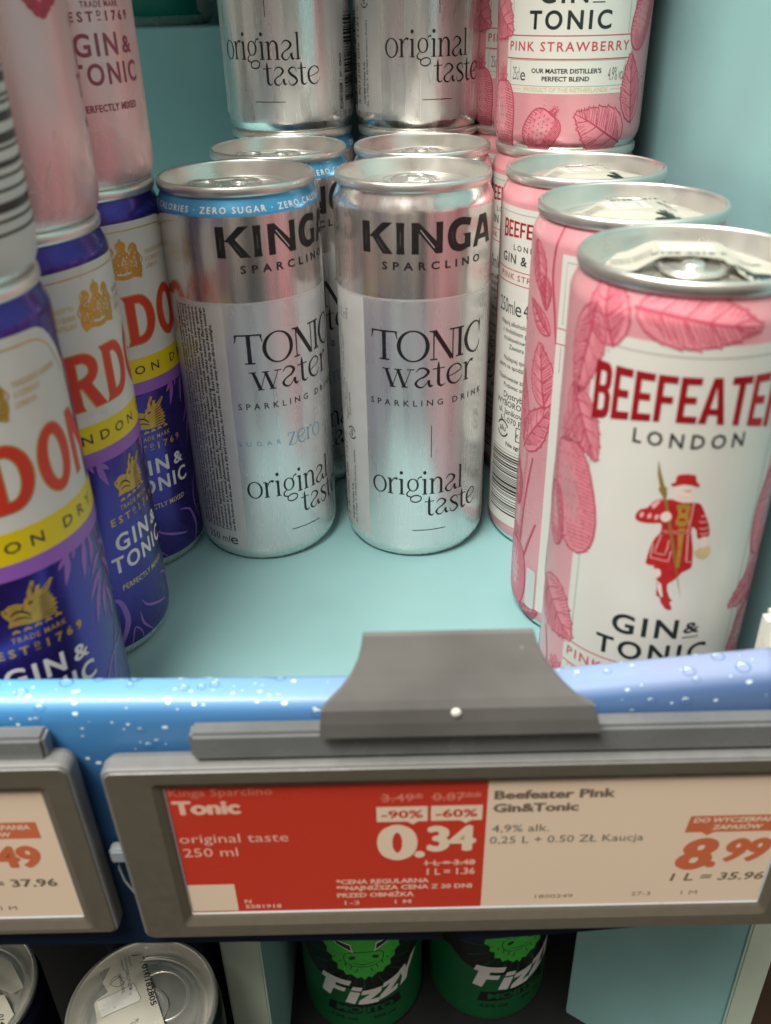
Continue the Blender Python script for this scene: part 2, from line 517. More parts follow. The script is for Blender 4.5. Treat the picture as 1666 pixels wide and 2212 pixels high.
        S.append([(0.90, 0.66, 0.03), (0.86, 0.88, 0.05), (0.62, 1.0, 0.06), (0.28, 0.88, 0.10), (0.09, 0.5, 0.155), (0.26, 0.12, 0.11), (0.60, -0.02, 0.06), (0.84, 0.12, 0.05), (0.92, 0.32, 0.03)])
        S.append([(0.88, 0.60, 0.03), (0.92, 1.0, 0.06)]); adv = 0.98
    return S, R, adv


def serif(art, s, x0, x1, z, h, m, L=2, kern=0.0):
    """serif word from x0 to x1, baseline z, x-height (or cap height) h"""
    G = [serif_glyph(c) for c in s]
    tot = sum(g[2] for g in G) + kern * (len(G) - 1)
    kx = (x1 - x0) / tot
    px = 0.0
    for S, R, adv in G:
        for st in S:
            art.stroke([(x0 + (px + a) * kx, z + b * h, w * (kx + h) * 0.5) for a, b, w in st], m, L, n=5)
        for cx, cy, rx, ry, hx, hy, rot in R:
            art.ell(x0 + (px + cx) * kx, z + cy * h, rx * kx, ry * h, m, L, rot=rot, n=36, hx=hx * kx if hx else None, hz=hy * h if hy else None)
        px += adv + kern


def blob(pts, n=4):
    """smooth closed outline through the points"""
    Q = []
    N = len(pts)
    for i in range(N):
        a, b, c, d = pts[i - 1], pts[i], pts[(i + 1) % N], pts[(i + 2) % N]
        for j in range(n):
            t = j / n
            Q.append(tuple(0.5 * (2 * b[k] + (c[k] - a[k]) * t + (2 * a[k] - 5 * b[k] + 4 * c[k] - d[k]) * t * t + (-a[k] + 3 * b[k] - 3 * c[k] + d[k]) * t ** 3) for k in (0, 1)))
    return Q


# ---------------------------------------------------------------- can geometry
R0, HT = 26.5, 135.0
BODY = [(0.0, 9.0), (10.0, 8.0), (17.0, 5.0), (20.2, 2.0), (21.6, 0.3), (22.6, 0.0), (23.5, 0.5), (24.3, 1.6), (25.3, 3.2), (26.1, 5.2), (26.5, 7.8),
        (26.5, 40.0), (26.5, 80.0), (26.5, 126.0), (26.42, 126.8), (26.15, 127.7), (25.7, 128.8), (25.2, 129.9), (24.75, 131.0), (24.5, 131.9), (24.4, 132.8)]


def prof(z, body=BODY):
    pr = body[5:]
    if z <= pr[0][1]:
        return pr[0][0]
    for (r0, z0), (r1, z1) in zip(pr, pr[1:]):
        if z <= z1:
            return r0 + (r1 - r0) * (z - z0) / (z1 - z0)
    return pr[-1][0]


def cut(poly, axis, v, keep_less):
    out = []
    n = len(poly)
    for i in range(n):
        a, b = poly[i], poly[(i + 1) % n]
        ia = a[axis] <= v if keep_less else a[axis] >= v
        ib = b[axis] <= v if keep_less else b[axis] >= v
        if ia:
            out.append(a)
        if ia != ib:
            t = (v - a[axis]) / (b[axis] - a[axis])
            out.append((a[0] + (b[0] - a[0]) * t, a[1] + (b[1] - a[1]) * t))
    return out


def slabs(poly, axis, grid):
    lo = min(p[axis] for p in poly)
    hi = max(p[axis] for p in poly)
    res = []
    cur = poly
    for g in grid:
        if g <= lo + 1e-6:
            continue
        if g >= hi - 1e-6:
            break
        a = cut(cur, axis, g, True)
        if len(a) > 2:
            res.append(a)
        cur = cut(cur, axis, g, False)
        if len(cur) < 3:
            return res
    res.append(cur)
    return res


NSEG = 128


def wrap_body(name, art, bands, body=BODY, scale=1.0):
    """one mesh: the lathed can wall (bands = [(z_top, material)]) with the printed artwork bent over it"""
    r_max = max(p[0] for p in body)
    ds = 2 * math.pi * r_max / NSEG
    sg = [i * ds for i in range(-NSEG, NSEG + 1)]
    zs = sorted(set(p[1] for p in body[5:]))
    zg = [z for z in zs if z > 2]
    mats = []
    V, F, MI, N = [], [], [], []

    def mi(m):
        if m not in mats:
            mats.append(m)
        return mats.index(m)

    def nrm(a, z):
        h = 0.4
        dr = prof(z + h, body) - prof(z - h, body)
        v = Vector((math.sin(a) * 2 * h, -math.cos(a) * 2 * h, -dr))
        return v.normalized()
    # wall
    rows = list(body)
    zb = [b[0] for b in bands[:-1]]
    full = []
    for i, (r, z) in enumerate(rows):
        full.append((r, z))
        if i + 1 < len(rows) and i >= 5:
            r1, z1 = rows[i + 1]
            for b in sorted(zb):
                if z < b < z1:
                    full.append((r + (r1 - r) * (b - z) / (z1 - z), b))
    base = len(V)
    for k, (r, z) in enumerate(full):
        for j in range(NSEG):
            a = 2 * math.pi * j / NSEG
            V.append((r * math.sin(a), -r * math.cos(a), z))
            if k > 5:
                N.append(nrm(a, z))
            else:
                r2, z2 = full[k + 1]
                t = Vector((r2 - r, z2 - z))
                N.append(Vector((t.y * math.sin(a), -t.y * math.cos(a), -t.x)).normalized())
    for k in range(len(full) - 1):
        zm = (full[k][1] + full[k + 1][1]) / 2
        m = bands[-1][1]
        if k < 5:
            m = ALU
        else:
            for b, bm_ in bands:
                if zm < b:
                    m = bm_
                    break
        for j in range(NSEG):
            a, b = base + k * NSEG + j, base + k * NSEG + (j + 1) % NSEG
            F.append((a, b, b + NSEG, a + NSEG))
            MI.append(mi(m))
    # artwork
    for p0, p1, p2, m, o in art.t:
        poly = [p0, p1, p2]
        ar = (p1[0] - p0[0]) * (p2[1] - p0[1]) - (p2[0] - p0[0]) * (p1[1] - p0[1])
        if abs(ar) < 1e-9:
            continue
        if ar < 0:
            poly.reverse()
        im = mi(m)
        for a in slabs(poly, 0, sg):
            for b in slabs(a, 1, zg):
                i0 = len(V)
                for s, z in b:
                    an = s / r_max
                    r = prof(z, body)
                    n = nrm(an, z)
                    V.append((r * math.sin(an) + n.x * o, -r * math.cos(an) + n.y * o, z + n.z * o))
                    N.append(n)
                F.append(tuple(range(i0, i0 + len(b))))
                MI.append(im)
    me = bpy.data.meshes.new(name)
    me.from_pydata([(x * MM, y * MM, z * MM) for x, y, z in V], [], F)
    for m in mats:
        me.materials.append(m)
    me.polygons.foreach_set('material_index', MI)
    me.polygons.foreach_set('use_smooth', [True] * len(F))
    me.update()
    me.normals_split_custom_set_from_vertices([tuple(n) for n in N])
    return me


def flat_mesh(name, art, place, extra=None, grid=None):
    """artwork laid on a surface given by place(x, z, offset) -> mm point"""
    mats, V, F, MI = [], [], [], []
    for p0, p1, p2, m, o in art.t:
        poly = [p0, p1, p2]
        ar = (p1[0] - p0[0]) * (p2[1] - p0[1]) - (p2[0] - p0[0]) * (p1[1] - p0[1])
        if abs(ar) < 1e-9:
            continue
        if ar < 0:
            poly.reverse()
        if m not in mats:
            mats.append(m)
        parts = [poly]
        if grid:
            parts = [b for a in slabs(poly, 0, grid[0]) for b in slabs(a, 1, grid[1])]
        for q in parts:
            i0 = len(V)
            V += [place(x, z, o) for x, z in q]
            F.append(tuple(range(i0, i0 + len(q))))
            MI.append(mats.index(m))
    if extra:
        for verts, faces, m in extra:
            if m not in mats:
                mats.append(m)
            i0 = len(V)
            V += verts
            F += [tuple(i + i0 for i in f) for f in faces]
            MI += [mats.index(m)] * len(faces)
    me = bpy.data.meshes.new(name)
    me.from_pydata([(x * MM, y * MM, z * MM) for x, y, z in V], [], F)
    for m in mats:
        me.materials.append(m)
    me.polygons.foreach_set('material_index', MI)
    me.update()
    return me


def lathe_mesh(name, profile, m, seg=96):
    V, F = [], []
    for r, z in profile:
        for j in range(seg):
            a = 2 * math.pi * j / seg
            V.append((r * math.sin(a) * MM, -r * math.cos(a) * MM, z * MM))
    for k in range(len(profile) - 1):
        for j in range(seg):
            a, b = k * seg + j, k * seg + (j + 1) % seg
            F.append((a, b, b + seg, a + seg))
    me = bpy.data.meshes.new(name)
    me.from_pydata(V, [], F)
    me.materials.append(m)
    me.polygons.foreach_set('use_smooth', [True] * len(F))
    me.update()
    return me


LIDP = [(24.38, 131.6), (24.9, 131.7), (25.35, 132.0), (25.55, 132.6), (25.62, 133.6), (25.5, 134.4), (25.15, 134.85), (24.7, 135.0), (24.25, 134.8), (24.0, 134.3),
        (23.85, 133.2), (23.2, 130.6), (22.7, 128.7), (22.3, 128.0), (21.8, 127.8), (21.3, 128.1), (21.0, 128.9), (20.7, 129.8), (20.2, 130.3), (19.4, 130.4),
        (18.6, 130.35), (18.2, 130.15), (17.6, 130.1), (12.0, 130.1), (0.01, 130.1)]
PANEL_Z = 130.1


def tube(path, rx, rz, m, name, closed=True, seg=10):
    """rounded bar along a closed path of (x, y, z) points"""
    V, F = [], []
    n = len(path)
    for i, p in enumerate(path):
        a, b = Vector(path[i - 1]), Vector(path[(i + 1) % n])
        if not closed:
            a, b = Vector(path[max(0, i - 1)]), Vector(path[min(n - 1, i + 1)])
        t = (b - a).normalized()
        s = t.cross(Vector((0, 0, 1))).normalized()
        u = s.cross(t)
        for j in range(seg):
            c = 2 * math.pi * j / seg
            q = Vector(p) + s * rx * math.cos(c) + u * rz * math.sin(c)
            V.append(tuple(q))
    for i in range(n if closed else n - 1):
        for j in range(seg):
            a, b = i * seg + j, i * seg + (j + 1) % seg
            c = ((i + 1) % n) * seg
            F.append((a, c + j, c + (j + 1) % seg, b))
    return V, F


def tab_mesh():
    """ring-pull: nose disc, rivet, two side rails and a finger hole; points toward -Y with its finger ring"""
    V, F = [], []

    def put(vf):
        i0 = len(V)
        V.extend(vf[0])
        F.extend(tuple(i + i0 for i in f) for f in vf[1])
    z = PANEL_Z + 1.25

    def loop(pts):
        return blob(pts, 5)
    outer = loop([(0, 8.2), (4.8, 6.8), (7.4, 2.5), (7.9, -4), (7.6, -11), (5.0, -15.2), (0, -16.4), (-5.0, -15.2), (-7.6, -11), (-7.9, -4), (-7.4, 2.5), (-4.8, 6.8)])
    put(tube([(x * 0.9, y * 0.94, z + (0.5 if y < -6 else 0.0) * min(1, (-y - 6) / 6)) for x, y in outer], 0.85, 0.75, TAB, 'x'))
    hole = loop([(0, -6.2), (4.2, -6.8), (5.5, -10), (3.6, -13.2), (0, -13.9), (-3.6, -13.2), (-5.5, -10), (-4.2, -6.8)])
    put(tube([(x, y, z + 0.4) for x, y in hole], 0.55, 0.55, TAB, 'x'))
    # web between the rim and the finger hole, and the nose plate, both as a sheet with thickness
    n = len(outer)
    for dz, flip in ((0.25, False), (-0.2, True)):
        i0 = len(V)
        loops = [[Vector((x * 0.9, y * 0.94, 0)) for x, y in outer], [Vector((x, y, 0)) for x, y in hole]]
        fl = loops[0] + loops[1]
        V.extend((p.x, p.y, z + dz + (0.45 if p.y < -6 else 0.0) * min(1, max(0, (-p.y - 6) / 6))) for p in fl)
        for t in tessellate_polygon(loops):
            t = tuple(i + i0 for i in t)
            a, b, c = (Vector(V[i]) for i in t)
            upw = (b - a).cross(c - a).z > 0
            F.append(t if upw != flip else (t[0], t[2], t[1]))
    # rivet dome
    i0 = len(V)
    rp = [(2.9, -0.1), (2.8, 0.5), (2.3, 0.95), (1.4, 1.1), (0.02, 1.15)]
    for r, h in rp:
        for j in range(20):
            a = 2 * math.pi * j / 20
            V.append((r * math.sin(a), 1.0 - r * math.cos(a), z + 0.25 + h))
    for k in range(len(rp) - 1):
        for j in range(20):
            a, b = i0 + k * 20 + j, i0 + k * 20 + (j + 1) % 20
            F.append((a, b, b + 20, a + 20))
    me = bpy.data.meshes.new('pull_tab')
    me.from_pydata([(x * MM, y * MM, q * MM) for x, y, q in V], [], F)
    me.materials.append(TAB)
    me.polygons.foreach_set('use_smooth', [True] * len(F))
    me.update()
    return me


LID_ME = lathe_mesh('lid', LIDP, LID)
TAB_ME = tab_mesh()
# score panel: a shallow pressed ring on the lid
_v, _f = tube([(9.6 * math.cos(t), 8.0 + 8.6 * math.sin(t), PANEL_Z + 0.05) for t in (2 * math.pi * i / 40 for i in range(40))], 0.5, 0.3, LID, 'x')
SCORE_ME = bpy.data.meshes.new('pour_opening')
SCORE_ME.from_pydata([(x * MM, y * MM, z * MM) for x, y, z in _v], [], _f)
SCORE_ME.materials.append(LID)
SCORE_ME.polygons.foreach_set('use_smooth', [True] * len(_f))


def link(name, me, parent=None):
    o = bpy.data.objects.new(name, me)
    C.objects.link(o)
    if parent:
        o.parent = parent
    return o


def tag(o, label, cat, group=None):
    o['label'] = label
    o['category'] = cat
    if group:
        o['group'] = group
    return o


def structure(name, me):
    o = link(name, me)
    o['kind'] = 'structure'
    return o


def make_can(kind, body_me, tab_rot=0.0, with_tab=True):
    t = bpy.data.objects.new(kind, None)
    t.empty_display_size = 0.02
    C.objects.link(t)
    link('body', body_me, t)
    ld = link('lid', LID_ME, t)
    if with_tab:
        tb = link('pull_tab', TAB_ME, ld)
        tb.rotation_euler = (0, 0, tab_rot)
        sc_ = link('pour_opening', SCORE_ME, ld)
        sc_.rotation_euler = (0, 0, tab_rot)
    return t


def dup(root):
    c = root.copy()
    C.objects.link(c)
    for ch in list(root.children):
        a = ch.copy()
        C.objects.link(a)
        a.parent = c
        for g in list(ch.children):
            b = g.copy()
            C.objects.link(b)
            b.parent = a
    return c


def place(o, x, y, z, rot_mm, label, cat, group=None, tab=None):
    """rot_mm: how far the label centre is turned round the can, in mm of arc towards +X"""
    o.location = (x * MM, y * MM, z * MM)
    rz = rot_mm / R0
    o.rotation_euler = (0, 0, rz)
    tag(o, label, cat, group)
    if tab is not None:
        for ch in o.children:
            if ch.name.startswith('lid'):
                for g in ch.children:
                    g.rotation_euler = (0, 0, tab - rz)
    return o

# ---------------------------------------------------------------- printed designs
random.seed(4)


def barcode(art, x0, z0, x1, z1, m, vertical_bars=False, L=2, seed=1, w0=0.22):
    """bars as stripes; horizontal stripes by default (a code turned on its side)"""
    rd = random.Random(seed)
    a, e = (x0, x1) if vertical_bars else (z0, z1)
    while a < e:
        w = w0 * rd.choice((1, 1, 2, 3))
        if vertical_bars:
            art.rect(a, z0, min(a + w, e), z1, m, L)
        else:
            art.rect(x0, a, x1, min(a + w, e), m, L)
        a += w + w0 * rd.choice((1, 1, 2, 2, 3))


def alu_mark(art, cx, cz, r, m, rot=0.0, L=2):
    for a0 in (20, 200):
        pts = [(cx + r * math.cos(math.radians(a0 + i * 14)), cz + r * math.sin(math.radians(a0 + i * 14)), r * 0.2) for i in range(11)]
        art.stroke(pts, m, L, n=2)
    art.text('alu', cx + (r * 0.22 if rot else 0), cz - (0 if rot else r * 0.25), r * 0.75, m, L, align='c', rot=rot, bold=0.01)


POLISH = ['Gazowany napoj bezalkoholowy z dodatkiem aromatu. Skladniki: woda, dwutlenek wegla, regulator',
          'kwasowosci: kwas cytrynowy; naturalny aromat tonik, aromat: chinina, naturalny aromat cytrusowy',
          'Zawiera chinine. Zawiera substancje slodzace. Najlepiej spozyc przed: data i numer partii podany',
          'na spodzie puszki. Produkt najlepiej smakuje schlodzony. Po otwarciu przechowywac w lodowce',
          'suchym i chlodnym miejscu, nie zamrazac. Chronic przed bezposrednim dzialaniem promieni slonecznych.',
          'Carbonated non-alcoholic beverage with tonic flavour. Contains quinine. With sweeteners.',
          'Pasteurized. Ingredients: water, carbon dioxide, acidity regulator: citric acid; natural flavouring: quinine;',
          'sweeteners: sucralose, acesulfame K; natural citrus flavouring with other natural flavourings.',
          'Sedimentation is a natural phenomenon. Product tastes best chilled. Best before: date and batch number',
          'see the bottom of the can. Store in a dry and cool place, do not freeze. Keep away from direct sunlight.']


def inline_word(a):
    """the heavy black top word, each letter with a thin bright inline"""
    h0, h1 = 114.1, 123.65
    hm = h0 + 5.2
    a.poly([(-22.9, h0), (-20.25, h0), (-20.25, hm - 0.1), (-19.1, h0 + 4.8), (-15.8, h0), (-12.5, h0), (-17.0, h0 + 5.7), (-12.6, h1), (-15.7, h1), (-20.25, hm), (-20.25, h1), (-22.9, h1)], INK, 2)
    a.poly([(-11.4, h0), (-8.8, h0), (-8.95, h0 + 2), (-8.95, h1 - 2), (-8.8, h1), (-11.4, h1), (-11.25, h1 - 2), (-11.25, h0 + 2)], INK, 2)
    a.poly([(-6.6, h0), (-4.4, h0), (-4.4, h0 + 6.6), (1.0, h0), (3.2, h0), (3.3, h1), (1.1, h1), (1.2, h0 + 3.9), (-4.3, h1), (-6.6, h1)], INK, 2)
    a.stroke([(13.6, h1 - 1.3, 2.3), (11.6, h1 - 0.8, 2.3), (9.2, h1 - 0.7, 2.4), (7.1, h0 + 7.6, 2.7), (6.3, h0 + 4.8, 2.8), (7.1, h0 + 2.0, 2.7), (9.4, h0 + 0.8, 2.2), (12.3, h0 + 1.3, 1.9)], INK, 2, n=6)
    a.poly([(11.3, h0 + 0.4), (13.7, h0 + 0.4), (13.7, h0 + 4.9), (10.6, h0 + 5.0), (11.3, h0 + 4.2)], INK, 2)
    a.poly([(15.0, h0), (16.9, h0), (17.55, h0 + 2.0), (21.9, h0 + 2.0), (22.7, h0), (25.3, h0), (21.9, h1), (17.9, h1)], INK, 2,
           [[(18.25, h0 + 3.5), (19.9, h0 + 7.4), (21.4, h0 + 3.5)]])
    a.line(-21.6, h0 + 2.4, -21.6, h0 + 6.4, 0.14, GREYINK, 3)
    a.line(-17.6, h0 + 4.3, -15.1, h0 + 0.9, 0.16, GREYINK, 3)
    a.line(-10.1, h0 + 2.4, -10.1, h0 + 6.8, 0.14, GREYINK, 3)
    a.line(-3.9, h0 + 7.4, 0.6, h0 + 1.7, 0.24, SILVERLINE, 3)
    a.line(6.7, h0 + 3.0, 6.4, h0 + 6.4, 0.14, GREYINK, 3)
    a.line(12.5, h0 + 1.4, 12.5, h0 + 3.6, 0.12, GREYINK, 3)


def tonic_design(zero):
    a = Art()
    # satin lower panel with a bright upper rule, matte seam zone to the left of the front
    pan = SATIN if zero else PEARL
    a.rect(-23.6, 5.5, 60.0, 99.5, pan, 0)
    a.rect(-72.0, 5.5, -23.6, 99.5, MATTE if zero else pan, 0)
    if not zero:
        a.rect(-41.0, 8.0, -23.7, 99.2, MATTE, 0.5)
    a.rect(-72.0, 99.3, 60.0, 99.75, SILVERLINE, 1)
    a.rect(-72.0, 99.05, 60.0, 99.25, GREYINK if False else MATTE, 1)
    inline_word(a)
    a.text('SPARCLINO', -16.2, 109.2, 2.35, INK, 2, width=34.6, bold=0.022, track=1.75)
    serif(a, 'TONIC', -20.6, 20.6, 79.1, 10.3, INK, 2)
    serif(a, 'water', -16.6, 16.9, 69.7, 6.7, INK, 2)
    a.text('SPARKLING DRINK', -21.6, 62.8, 2.1, INK, 2, width=43.6, bold=0.008, track=1.7)
    if zero:
        a.text('SUGAR', -23.0, 49.0, 1.6, SKYINK, 2, width=15.0, track=2.2, bold=0.01)
        serif(a, 'zero', -5.6, 9.2, 47.4, 5.0, SKYINK, 2)
        a.text('CALORIES', 11.0, 49.0, 1.6, SKYINK, 2, width=16.0, track=1.7, bold=0.01)
    else:
        a.rect(-0.12, 43.0, 0.13, 55.3, INK, 2)
    serif(a, 'original', -21.8, 13.2, 28.3, 6.5, INK, 2)
    serif(a, 'taste', -2.0, 20.6, 19.4, 6.2, INK, 2)
    a.rect(-6.7, 13.15, 5.8, 13.45, INK, 2)
    # bar code and deposit marks beside the front
    barcode(a, 34.5, 12.0, 46.5, 42.5, INK, seed=7, w0=0.26)
    a.text('5 901268 006 1151 >', 49.3, 10.5, 1.9, INK, 2, rot=math.pi / 2, width=34)
    a.frame(30.2, 8.0, 32.7, 20.0, 0.15, GREYINK, 2)
    a.text('E280428', 32.3, 9.2, 1.6, INK, 2, rot=math.pi / 2, width=9.6, bold=0.02)
    a.text('BP', 32.3, 21.0, 1.4, INK, 2, rot=math.pi / 2)
    a.ell(31.6, 26.0, 0.75, 1.2, INK, 2, n=14, hole=0.6)
    a.ell(31.6, 28.4, 0.75, 1.2, INK, 2, n=14, hole=0.6)
    a.text('121198', 33.0, 6.8, 1.5, INK, 2)
    if zero:
        for i, s in enumerate(POLISH):
            a.text(s, -27.9 - 1.62 * (len(POLISH) - 1 - i), 13.6, 1.12, INK, 2, rot=math.pi / 2, width=84.5 if i < len(POLISH) - 1 else 79.0, res=1, bold=0.02)
        a.text('250 ml', -41.5, 8.0, 3.0, SOFTINK, 2, width=10.5)
        a.text('e', -30.6, 7.8, 4.2, SOFTINK, 2, width=3.0)
        # blue neck ribbon
        s = 'ZERO SUGAR · ZERO CALORIES · ZERO SUGAR · ZERO CALORIES · ZERO SUGAR · ZERO CALORIES ·'
        a.text(s, -83.0, 127.45, 1.75, WHITEINK, 2, width=165.0, bold=0.01, track=1.35)
    else:
        barcode(a, -52.0, 10.0, -40.5, 44.0, INK, seed=9, w0=0.26)
        a.text('5 901268 006 1151 >', -37.0, 10.5, 2.2, INK, 2, rot=math.pi / 2, width=35, shear=0.2)
        a.text('OSHEE Polska S.A.', -32.9, 11.0, 1.15, INK, 2, rot=math.pi / 2, width=15.5, bold=0.03)
        a.text('AL. 3 Maja 9, 30-062 Krakow, Polska', -30.9, 10.0, 1.1, INK, 2, rot=math.pi / 2, width=31.0)
        alu_mark(a, -32.4, 47.5, 2.3, INK, rot=math.pi / 2)
        for i, (s, z, w) in enumerate((('Wartosc odzywcza w 100 ml / Nutrition', 54, 34), ('w tym cukry / of which sugars', 56, 27), ('Bialko / Protein', 52, 14), ('Sol / Salt', 54, 9))):
            a.text(s, -38.6 + 2.0 * i, z, 1.1, INK, 2, rot=math.pi / 2, width=w, shear=0.15)
            a.text(('4,6 g', '4,5 g', '0 g', '0,02 g')[i], -38.6 + 2.0 * i, 89.5, 1.1, INK, 2, rot=math.pi / 2)
        for i in range(5):
            a.rect(-40.2 + i * 1.9, 50, -40.1 + i * 1.9, 97, SILVERLINE, 1)
    return a


TONIC_ME = wrap_body('tonic_can', tonic_design(False), [(5.5, ALU), (135, SILVER)])
ZERO_ME = wrap_body('zero_tonic_can', tonic_design(True), [(5.5, ALU), (126.4, SILVER), (135, SKY)])


def leaf(a, cx, cz, ln, wd, ang, fill=None, line=None, teeth=7, hatch=True, L=1, seed=0):
    """serrated leaf with midrib, side veins and pen hatching; (cx, cz) is its middle, ang its tip direction"""
    rd = random.Random(seed + int(cx * 10) + int(cz * 7))
    fill = fill or MIDPINK
    line = line or DEEPPINK
    ca, sa = math.cos(ang), math.sin(ang)

    def P(u, v):
        return (cx + (u - 0.5) * ln * ca - v * wd * sa, cz + (u - 0.5) * ln * sa + v * wd * ca)

    def half(u):
        return 0.5 * math.sin(math.pi * min(1, u ** 0.75)) ** 0.8
    top, bot = [], []
    for i in range(teeth):
        u0, u1 = i / teeth, (i + 1) / teeth
        for s, l in ((1, top), (-1, bot)):
            l.append(P(u0 + 0.02, s * half(u0 + 0.02)))
            l.append(P(u0 + 0.8 / teeth, s * (half(u0 + 0.8 / teeth) + 0.015)))
            l.append(P(u0 + 1.02 / teeth, s * (half(u0 + 0.8 / teeth) * 1.06 + 0.02)))
            l.append(P(u0 + 0.95 / teeth, s * half(min(1, u1)) * 0.94))
    out = top + [P(1.03, 0)] + bot[::-1]
    a.poly(out, fill, L)
    a.stroke([p + (0.42,) for p in out] + [out[0] + (0.42,)], line, L + 1, smooth=False)
    a.stroke([P(-0.02, 0) + (0.7,), P(0.3, 0.02) + (0.75,), P(0.7, -0.01) + (0.5,), P(1.0, 0) + (0.2,)], line, L + 1, n=3)
    for i in range(1, 5):
        u = i / 5.2
        for s in (1, -1):
            a.stroke([P(u, 0) + (0.4,), P(u + 0.09, s * half(u + 0.1) * 0.5) + (0.26,), P(min(0.98, u + 0.17), s * half(min(0.99, u + 0.17)) * 0.92) + (0.1,)], line, L + 1, n=2)
    if hatch:
        for i in range(22):
            u = 0.06 + 0.88 * i / 22
            s = -1
            h = half(u)
            a.line(*P(u, s * h * 0.08), *P(min(0.99, u + 0.10), s * h * rd.uniform(0.7, 0.95)), 0.24, line, L + 1)
        for i in range(18):
            u = 0.1 + 0.8 * i / 18
            h = half(u)
            a.line(*P(u, h * rd.uniform(0.35, 0.6)), *P(min(0.99, u + 0.07), h * 0.93), 0.2, line, L + 1)


def strawberry(a, cx, cz, ln, wd, ang, L=1, seed=0, calyx=True):
    """strawberry, ang = direction of the tip; seeds, pen hatching on the shaded flank, leafy calyx"""
    rd = random.Random(seed + int(cx * 13))
    ca, sa = math.cos(ang), math.sin(ang)

    def P(u, v):
        return (cx + (u - 0.5) * ln * ca - v * wd * sa, cz + (u - 0.5) * ln * sa + v * wd * ca)

    def half(u):
        return 0.5 * (1 - abs(2 * (u ** 0.8) - 1) ** 2.6) ** 0.5
    us = [0.0, 0.03, 0.08, 0.16, 0.28, 0.42, 0.56, 0.7, 0.82, 0.91, 0.97, 1.0]
    out = [P(u, half(u)) for u in us] + [P(u, -half(u)) for u in us[-2:0:-1]]
    a.poly(out, MIDPINK, L)
    # lighter belly as bare paper colour
    a.poly(blob([P(0.2, -0.1), P(0.35, 0.14), P(0.6, 0.12), P(0.72, -0.02), P(0.55, -0.2), P(0.32, -0.24)], 3), PINK, L + 0.6)
    a.stroke([p + (0.5,) for p in out] + [out[0] + (0.5,)], DEEPPINK, L + 1, smooth=False)
    for i in range(26):
        u = 0.04 + 0.93 * i / 26
        h = half(u)
        a.line(*P(u, h * rd.uniform(0.30, 0.5)), *P(min(0.99, u + 0.035), h * 0.97), 0.26, DEEPPINK, L + 1)
        if i % 2:
            a.line(*P(u, -h * rd.uniform(0.6, 0.8)), *P(min(0.99, u + 0.03), -h * 0.97), 0.22, DEEPPINK, L + 1)
        if u > 0.72:
            a.line(*P(u, -h * 0.5), *P(u + 0.01, h * 0.5), 0.2, DEEPPINK, L + 1)
    for i in range(7):
        u = 0.14 + i * 0.115
        for j in range(-3, 4):
            v = (j + (0.5 if i % 2 else 0)) * 0.145
            if abs(v) < half(u) * 0.9:
                p = P(u, v)
                a.ell(p[0], p[1], 0.42, 0.2, DEEPPINK, L + 1.5, rot=ang, n=7)
    if calyx:
        for k in range(-2, 3):
            b = ang + math.pi + k * 0.62
            l = ln * 0.24
            p = P(0.02, k * 0.07)
            q = (p[0] + l * math.cos(b), p[1] + l * math.sin(b))
            nx, nz = -math.sin(b) * l * 0.22, math.cos(b) * l * 0.22
            m_ = ((p[0] + q[0]) / 2, (p[1] + q[1]) / 2)
            a.poly([p, (m_[0] + nx, m_[1] + nz), q, (m_[0] - nx, m_[1] - nz)], MIDPINK, L + 1)
            a.stroke([p + (0.3,), (m_[0] + nx, m_[1] + nz, 0.26), q + (0.2,), (m_[0] - nx, m_[1] - nz, 0.26), p + (0.3,)], DEEPPINK, L + 2, smooth=False)


